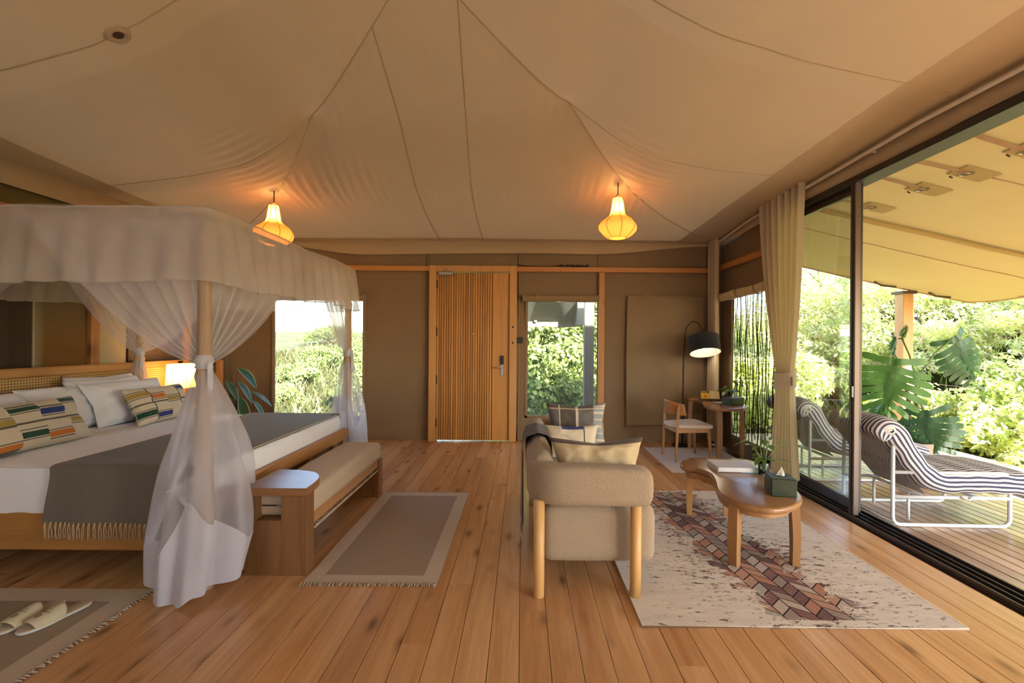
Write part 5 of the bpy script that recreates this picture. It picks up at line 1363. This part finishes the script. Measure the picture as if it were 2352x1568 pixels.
# ================================================================== COFFEE TABLE AND WHAT IS ON IT
ct = thing('coffee_table', (1.52, 3.25, .010), 'kidney shaped timber coffee table on the patterned rug', 'coffee table')
TZc = .425
pix = [(1563, 1060), (1588, 1050), (1650, 1049), (1725, 1056), (1790, 1085), (1833, 1125), (1842, 1148), (1815, 1163), (1770, 1167), (1710, 1157), (1665, 1140), (1645, 1122), (1640, 1103), (1628, 1086), (1598, 1075), (1570, 1070)]
ol = [gp(a, b, TZc) for a, b in pix]
olc = [(p.x, p.y) for p in catmull(ol, 5)]
V, Fc = prismg(olc, TZc-.042, TZc, .016, 4); obj('table_top', V, Fc, 'table', ct, True)
def flare_leg(par, x, y, zt, out, w=.066, m='tablez', fl=.014, zb=.010):
    o2 = Vector((out[0], out[1])).normalized(); sd_ = Vector((-o2.y, o2.x)); V = []; Fc = []
    for i in range(9):
        t = i/8; z = zt+(zb-zt)*t; bow = fl*(math.sin(PI*t*.9)*.55+t*t*.25); ww = w*(1-.18*abs(t-.45)*1.4); dd = w*.75*(1-.15*t)
        c = Vector((x, y))+o2*bow
        for a, b in ((-1, -1), (1, -1), (1, 1), (-1, 1)): q = c+sd_*(a*ww/2)+o2*(b*dd/2); V.append((q.x, q.y, z))
        if i:
            a = 4*i-4; Fc += [(a+j, a+(j+1) % 4, a+4+(j+1) % 4, a+4+j) for j in range(4)]
    Fc += [(0, 1, 2, 3), (35, 34, 33, 32)]
    return obj('leg', V, Fc, m, par)
for x, y, o_ in ((1.375, 3.70, (-1, .3)), (1.66, 3.66, (.3, 1)), (1.345, 2.86, (-.6, -.4)), (1.72, 2.87, (1, -.2))): flare_leg(ct, x, y, TZc-.04, o_)
# apron under the far end
V, Fc = prismg([(p[0]*.86+1.5*.14, p[1]*.9+3.3*.1) for p in olc], TZc-.085, TZc-.040, .004, 2); obj('apron', V, Fc, 'tablez', ct)
bk = thing('art_book', (1.62, 3.45, TZc), 'thick hardback book with a pale cover on the coffee table', 'book')
q = [gp(a, b, TZc) for a, b in ((1626, 1073), (1652, 1082), (1738, 1082), (1712, 1066))]
cx = sum(p.x for p in q)/4; cy = sum(p.y for p in q)/4
bw, bd, ba = .30, .24, math.radians(-3)
def rot2(V, a, c): return [(c[0]+x*math.cos(a)-y*math.sin(a), c[1]+x*math.sin(a)+y*math.cos(a), z) for x, y, z in V]
for nm, a, m in (('back_cover', (-bw/2, bw/2, -bd/2, bd/2, TZc, TZc+.004), 'bookdark'), ('page_block', (-bw/2+.006, bw/2-.005, -bd/2+.004, bd/2-.004, TZc+.004, TZc+.034), 'paper'), ('front_cover', (-bw/2, bw/2, -bd/2, bd/2, TZc+.034, TZc+.038), 'cover'), ('spine', (-bw/2-.003, -bw/2+.004, -bd/2, bd/2, TZc, TZc+.038), 'cover')):
    V, Fc = boxg(*a, .001); obj(nm, rot2(V, ba, (cx, cy)), Fc, m, bk)
V, Fc = boxg(0.02, bw/2-.002, -bd/2-.002, -bd/2+.02, TZc+.0005, TZc+.0045, 0); obj('blue_band', rot2(V, ba, (cx, cy)), Fc, 'bookblue', bk)
mb = MB(); rr = random.Random(3)
for k in range(14):
    x, y = rr.uniform(-.07, .08), rr.uniform(-.05, .07); P = [(x+.018*j, y+.012*math.sin(j*1.7+k), TZc+.0385) for j in range(4)]; mb.add(*tubeg(P, .0012, 4))
mb.obj('cover_drawing', 'coverink', bk)
def vase_plant(name, loc, h, r, label, n, seed, sc=1.0):
    t = thing(name, loc, label, 'vase')
    x, y, z = loc
    V, Fc = latheg([(.001, 0), (r*.82, 0), (r*.86, .006), (r*.9, h*.5), (r, h), (r*.94, h), (r*.84, h*.5), (r*.78, .012), (.001, .012)], 24, loc); obj('glass_vase', V, Fc, 'vase', t, True)
    V, Fc = latheg([(.001, .013), (r*.77, .013), (r*.82, h*.55), (.001, h*.55)], 20, loc); obj('water', V, Fc, 'vase', t, True)
    rr = random.Random(seed)
    for k in range(n):
        a = 2*PI*k/n+rr.random(); el = rr.uniform(.25, 1.2); rad = rr.uniform(.25, 1.0)*.10*sc
        tip = (x+rad*math.cos(a), y+rad*math.sin(a), z+h+rr.uniform(.0, .13)*sc)
        tube('stem', [(x+r*.4*math.cos(a+2), y+r*.4*math.sin(a+2), z+.02), (x+r*.5*math.cos(a), y+r*.5*math.sin(a), z+h*.9), tip], .003, 'stemg', t, 5)
        simple_leaf(t, tip, (math.cos(a), math.sin(a), rr.uniform(-.5, .6)), rr.uniform(.075, .11)*sc, rr.uniform(.05, .068)*sc, .3, ('lf_vase', 'lf_vase'), False)
        if k % 2: simple_leaf(t, (x+r*.5*math.cos(a), y+r*.5*math.sin(a), z+h*.9), (math.cos(a+1), math.sin(a+1), .3), .075*sc, .05*sc, .4, ('lf_vase', 'lf_vase'), False)
    return t
v0 = gp(1754, 1090, TZc)
vase_plant('vase_with_cuttings', (v0.x, v0.y, TZc), .125, .042, 'clear glass vase of green cuttings on the coffee table', 11, 5)
def tissue_box(name, loc, w, d, h, rz, label):
    t = thing(name, loc, label, 'tissue box', None, rz, True)
    V, Fc = boxg(-w/2, w/2, -d/2, d/2, 0, h, .005); obj('box_body', V, Fc, 'box_green', t)
    box('box_lid_seam', -w/2-.001, w/2+.001, -d/2-.001, d/2+.001, h-.014, h-.012, 'black', t, bev=0)
    V, Fc = prismg([(.05*math.cos(2*PI*k/20), .018*math.sin(2*PI*k/20)) for k in range(20)], h, h+.001, .0003, 1); obj('slot', V, Fc, 'black', t)
    V, Fc = gridg(lambda u, v: ((-.03+.06*u)*(1-.75*v)+.012*v, .010*math.sin(u*7)*(1-v)+.012*v*math.sin(u*3), h-.004+.062*v*(1-.45*abs(u-.35))), 12, 10); obj('tissue', V, Fc, 'tissue', t, True)
    return t
tb = gp(1792, 1133, TZc)
tissue_box('tissue_box', (tb.x, tb.y, TZc), .150, .150, .115, math.radians(-12), 'square dark green tissue box on the coffee table')

# ================================================================== DESK CORNER
ds = thing('kidney_desk', (2.42, 5.7, .008), 'kidney shaped timber desk in the corner', 'desk')
DZ = .655
pix = [(1576, 910), (1590, 905), (1622, 903), (1650, 907), (1690, 913), (1716, 922), (1722, 930), (1706, 937), (1670, 939), (1635, 936), (1616, 929), (1612, 921), (1600, 917), (1582, 916)]
ol = []
for a, b in pix:
    p = gp(a, b, DZ); p.y = min(p.y, 6.33); p.x = min(p.x, 2.735); ol.append(p)
olc = [(p.x, p.y) for p in catmull(ol, 5)]
V, Fc = prismg(olc, DZ-.035, DZ, .012, 3); obj('desk_top', V, Fc, 'table', ds, True)
for x, y, o_ in ((2.40, 5.54, (0, -1)), (2.655, 5.50, (.6, -.3)), (2.23, 6.02, (-1, .2)), (2.60, 6.05, (.5, .6))): flare_leg(ds, x, y, DZ-.03, o_, .068, 'tablez', .02, .0085)
def dpt(px, py): p = gp(px, py, DZ); return (p.x, p.y, DZ)
cb_ = dpt(1633, 911)
cd = thing('info_card_stand', (2.43, 5.88, DZ), 'slanted card stand with yellow and cream panels on the desk', 'card stand', None, math.radians(-8), True)
box('stand_base', -.13, .13, -.035, .05, 0, .028, 'wooddark', cd, bev=.003)
def card(x0, x1, z0, z1, m, nm, off=.0):
    V, Fc = boxg(x0, x1, -.002-off, .002, z0, z1, .0005); return obj(nm, xform(V, (0, -.025, .026), rx=-.42), Fc, m, cd)
card(-.115, -.005, 0, .105, 'yellow', 'yellow_card'); card(-.003, .115, 0, .105, 'cardcream', 'cream_card'); card(-.115, -.005, .075, .106, 'ygreen', 'olive_header', .0006); card(-.075, -.045, .018, .050, 'cardred', 'red_mark', .0008); card(-.10, -.03, .084, .088, 'yellow', 'header_line', .0010); card(-.10, -.05, .094, .098, 'yellow', 'header_line', .0010); card(.05, .054, .085, .095, 'wooddark', 'card_emblem', .0008)
nb = dpt(1650, 919)
pb = thing('notepad', (2.47, 5.62, DZ), 'stack of brown paper notepads on the desk', 'notepad', None, math.radians(12), True)
box('notepad_cover', -.09, .09, -.06, .06, 0, .006, 'bookdark', pb, bev=.001); box('paper_stack', -.085, .088, -.055, .065, .006, .012, 'rug_pale', pb, bev=.001)
tissue_box('desk_tissue_box', (2.565, 5.53, DZ), .24, .13, .085, math.radians(28), 'long dark green tissue box on the desk')
vase_plant('vase_with_cuttings', (2.66, 5.80, DZ), .14, .038, 'glass vase of green cuttings on the desk', 12, 9, 1.1)
# ---- chair
ch = thing('desk_chair', (2.0, 5.52, .008), 'timber desk chair with a pale padded seat', 'chair', None, math.radians(7), True)
CW, CD = .36, .40
def leg(p, q, r0, r1): V, Fc = tubeg([p, tuple((Vector(p)+Vector(q))/2), q], [r0, (r0+r1)/2+.003, r1], 10); obj('leg', V, Fc, 'chair', ch, True)
for y in (-CW/2, CW/2):
    leg((-CD/2-.02, y, 0), (-CD/2+.01, y*.98, .66), .013, .015); leg((CD/2+.01, y*1.05, 0), (CD/2-.02, y, .40), .013, .019)
    V, Fc = boxg(-CD/2, CD/2-.02, y-.012, y+.012, .335, .385, .004); obj('seat_rail', V, Fc, 'chair', ch)
for x in (-CD/2+.0, CD/2-.03): V, Fc = boxg(x-.012, x+.012, -CW/2, CW/2, .335, .385, .004); obj('seat_rail', V, Fc, 'chair', ch)
V, Fc = prismg(catmull([(-CD/2-.02, -CW/2+.03, 0), (0, -CW/2-.03, 0), (CD/2, -CW/2-.045, 0), (CD/2+.035, -.10, 0), (CD/2+.035, .10, 0), (CD/2, CW/2+.045, 0), (0, CW/2+.03, 0), (-CD/2-.02, CW/2-.03, 0)], 6), .385, .43, .02, 4); obj('seat', V, Fc, 'seat', ch, True)
def bkf(u, v):
    a = (u-.5)*2.5; R_ = .20; x = -CD/2+.17-R_*math.cos(a); y = R_*math.sin(a)*1.0; z = .545+.165*v*(1-.55*abs(u-.5)**1.5)-.02*abs(u-.5); return (x-.03*v, y, z)
V, Fc = gridg(bkf, 24, 8); n0 = len(V); V += [(x-.018, y, z) for x, y, z in V]; Fc += [tuple(i+n0 for i in f[::-1]) for f in Fc]; w_ = 25
for i in range(24): Fc += [(i+1, i, i+n0, i+1+n0), (8*w_+i, 8*w_+i+1, 8*w_+i+1+n0, 8*w_+i+n0)]
for j in range(8): Fc += [(j*w_, (j+1)*w_, (j+1)*w_+n0, j*w_+n0), ((j+1)*w_+24, j*w_+24, j*w_+24+n0, (j+1)*w_+24+n0)]
obj('backrest', V, Fc, 'chairback', ch, True)
# ---- arc floor lamp
fl_ = thing('arc_floor_lamp', (2.18, 6.18, 0), 'black arc floor lamp with a drum shade behind the desk', 'floor lamp')
V, Fc = latheg([(.001, 0), (.13, 0), (.135, .008), (.13, .018), (.02, .026), (.001, .026)], 28, (2.18, 6.18, .0)); obj('base', V, Fc, 'black', fl_, True)
LX = 2.405; LYc = 6.06
arc = [(2.18, 6.18, .02), (2.185, 6.18, .6), (2.19, 6.175, 1.15), (2.20, 6.165, 1.45)]+[((2.20+LX)/2-(LX-2.20)/2*math.cos(PI*k/12), 6.165-.105*k/12, 1.50+.185*math.sin(PI*k/12)) for k in range(1, 12)]+[(LX, LYc, 1.50)]
tube('pole', arc, [.011]*4+[.007]*11+[.006], 'black', fl_, 8)
SR, SZ0, SZ1 = .195, 1.255, 1.48
V, Fc = latheg([(SR, SZ0), (SR, SZ1), (SR-.004, SZ1), (.001, SZ1-.004)], 36, (LX, LYc, 0)); TL = lambda V: xform([(p[0]-LX, p[1]-LYc, p[2]-SZ1) for p in V], (LX, LYc, SZ1), rx=-.36)
sh = obj('lamp_shade', TL(V), Fc, 'shade_blk', fl_, True)
V, Fc = latheg([(SR, SZ0), (SR-.006, SZ0), (SR-.007, SZ1-.008), (.001, SZ1-.010)], 36, (LX, LYc, 0)); obj('shade_lining', TL(V), Fc, 'shade_in', sh, True)
V, Fc = latheg([(.001, -.04), (.026, -.025), (.032, .0), (.018, .04), (.012, .08), (.001, .08)], 16, (LX, LYc, 1.345)); obj('bulb', TL(V), Fc, 'bulbw', fl_, True)
point('lamp_light', (LX, LYc-.07, 1.27), .6, (1.0, .84, .62), .035, fl_)
tube('lamp_cable', [(2.18, 6.16, .02), (2.30, 6.10, .02), (2.38, 6.15, .10), (2.42, 6.3, .03)], .005, 'black', fl_, 6)
V, Fc = tubeg([(2.19, 6.17, .62), (2.16, 6.13, .50), (2.05, 6.12, .44), (1.98, 6.14, .47)], .014, 8); obj('arm_hook', V, Fc, 'black', fl_, True)

# ================================================================== PENDANTS
def pendant(px, py, label):
    x, y = px, py; zt = ceil_z(x, y, False)
    t = thing('pendant_lamp', (x, y, zt-.57), label, 'pendant lamp', 'pendant lamps')
    z0 = zt-.575
    tube('cord', [(x, y, zt+.003), (x, y, zt-.135)], .006, 'wooddark', t, 6)
    V, Fc = latheg([(.001, .02), (.018, .02), (.020, -.012), (.001, -.014)], 14, (x, y, zt-.145)); obj('cap', V, Fc, 'valance', t, True)
    prof = [(.048, .415), (.054, .40), (.062, .34), (.072, .27), (.085, .235), (.120, .205), (.165, .175), (.196, .135), (.203, .105), (.192, .07), (.160, .035), (.118, .004), (.090, -.005)]
    n = 64; V = []; Fc = []
    for k_, (r, z) in enumerate(prof):
        for k in range(n):
            a = 2*PI*k/n; f = 1-.045*(abs((k % 8)-4)/4-1)**2*1.0+.0*k
            f = 1-.05*(1-(2*((k % 8)/8)-1)**2)
            V.append((x+r*f*math.cos(a), y+r*f*math.sin(a), z0+z))
    for i in range(len(prof)-1):
        for k in range(n): Fc.append((i*n+k, i*n+(k+1) % n, (i+1)*n+(k+1) % n, (i+1)*n+k))
    sh = obj('paper_shade', V, Fc, 'shade_paper', t, True, label='glowing ribbed paper shade')
    for k in range(8):
        a = 2*PI*k/8; P = [(x+(r+.002)*math.cos(a), y+(r+.002)*math.sin(a), z0+z) for r, z in prof]; tube('rib', P, .0028, 'shade_rib', sh, 5)
    for r, z in ((.049, .415), (.091, -.004)): tube('ring', [(x+r*math.cos(2*PI*k/24), y+r*math.sin(2*PI*k/24), z0+z) for k in range(24)], .003, 'shade_rib', sh, 5, True)
    V, Fc = latheg([(.001, -.04), (.022, -.025), (.027, .0), (.016, .035), (.010, .06), (.001, .06)], 14, (x, y, z0+.335)); obj('bulb', V, Fc, 'bulb', t, True)
    point('lamp_light', (x, y, z0+.275), 3.6, (1.0, .58, .22), .025, t)
    return t
pendant(-2.66, 4.85, 'ribbed paper pendant lamp hanging above the bed net')
pendant(.985, 4.75, 'ribbed paper pendant lamp hanging between the door and the curtains')

# ================================================================== CURTAINS
rod = thing('curtain_rod', (2.64, 3.5, 2.85), 'pale curtain rod under the edge of the tent lining', 'curtain rod')
RP = [Vector((2.615, y, ceil_z(2.615, y, False)-.045)) for y in np.linspace(6.30, -.4, 50)]
tube('rod', RP, .016, 'rod', rod, 10)
for yy in (6.25, 3.45, 1.4):
    zz = min(RP, key=lambda p: abs(p.y-yy)); tube('bracket', [(zz.x, yy, zz.z), (2.74, yy, zz.z-.01)], .010, 'rod', rod, 8)
def curtain(name, label, ytop, ytie, ybot, ztop, ztie, zbot, xc, folds, depth, tie=True, seed=0):
    t = thing(name, (xc, (ybot[0]+ybot[1])/2, zbot), label, 'curtain', 'linen curtains on the rod')
    nu, nv = folds*14, 60
    def fn(u, v):
        z = ztop+(zbot-ztop)*v
        if tie:
            if z > ztie: k = (ztop-z)/(ztop-ztie); k = k**1.7; a = ytop[0]*(1-k)+ytie[0]*k; b = ytop[1]*(1-k)+ytie[1]*k; dp_ = depth*(1-.35*k)
            else: k = min(1, (ztie-z)/(ztie-zbot)); k = k**.7; a = ytie[0]*(1-k)+ybot[0]*k; b = ytie[1]*(1-k)+ybot[1]*k; dp_ = depth*(.65+.35*k)
        else: a = ytop[0]+(ybot[0]-ytop[0])*v; b = ytop[1]+(ybot[1]-ytop[1])*v; dp_ = depth
        y = a+(b-a)*u+.006*nz(u*9, v*4, seed)
        x = xc+dp_*math.sin(u*folds*2*PI+.6*nz(u*4, v*2, seed))+.012*nz(u*6, v*3, seed+3)
        return (x, y, z+.012*math.sin(u*folds*2*PI)*(1 if v > .98 else 0))
    V, Fc = gridg(fn, nu, nv); obj('curtain_cloth', V, Fc, 'curtain', t, True)
    for k in range(folds):
        u = (k+.5)/folds; p = fn(u, .018)
        tube('eyelet', [(p[0]-.002, p[1]+.028*math.cos(2*PI*j/16), p[2]+.028*math.sin(2*PI*j/16)) for j in range(16)], .006, 'steel', t, 6, True)
    if tie:
        yc = (ytie[0]+ytie[1])/2; hw_ = abs(ytie[0]-ytie[1])/2+.015
        def tf(u, v): a = 2*PI*u; r = 1+.05*nz(math.cos(a)*3, v*6); return (xc+(depth+.035)*math.cos(a)*r, yc+hw_*math.sin(a)*r, ztie-.085+.17*v+.03*math.cos(a))
        V, Fc = gridg(tf, 40, 8, True); tb_ = obj('tie_back', V, Fc, 'curtain', t, True)
        tube('tie_cord', [(xc-.02, yc-hw_-.01, ztie+.03), (xc-.03, yc-hw_-.03, ztie), (xc-.02, yc-hw_-.012, ztie-.05)], .008, 'canvas', tb_, 6)
    return t
curtain('linen_curtain', 'linen curtain tied back beside the sliding glass door', (5.02, 4.20), (4.62, 4.38), (4.72, 4.28), 2.92, 1.05, .09, 2.60, 7, .045, True, 1)
curtain('linen_curtain', 'narrow linen curtain hanging in the corner behind the desk', (6.34, 6.07), (0, 0), (6.36, 6.05), 2.83, 1.0, .08, 2.60, 4, .04, False, 5)
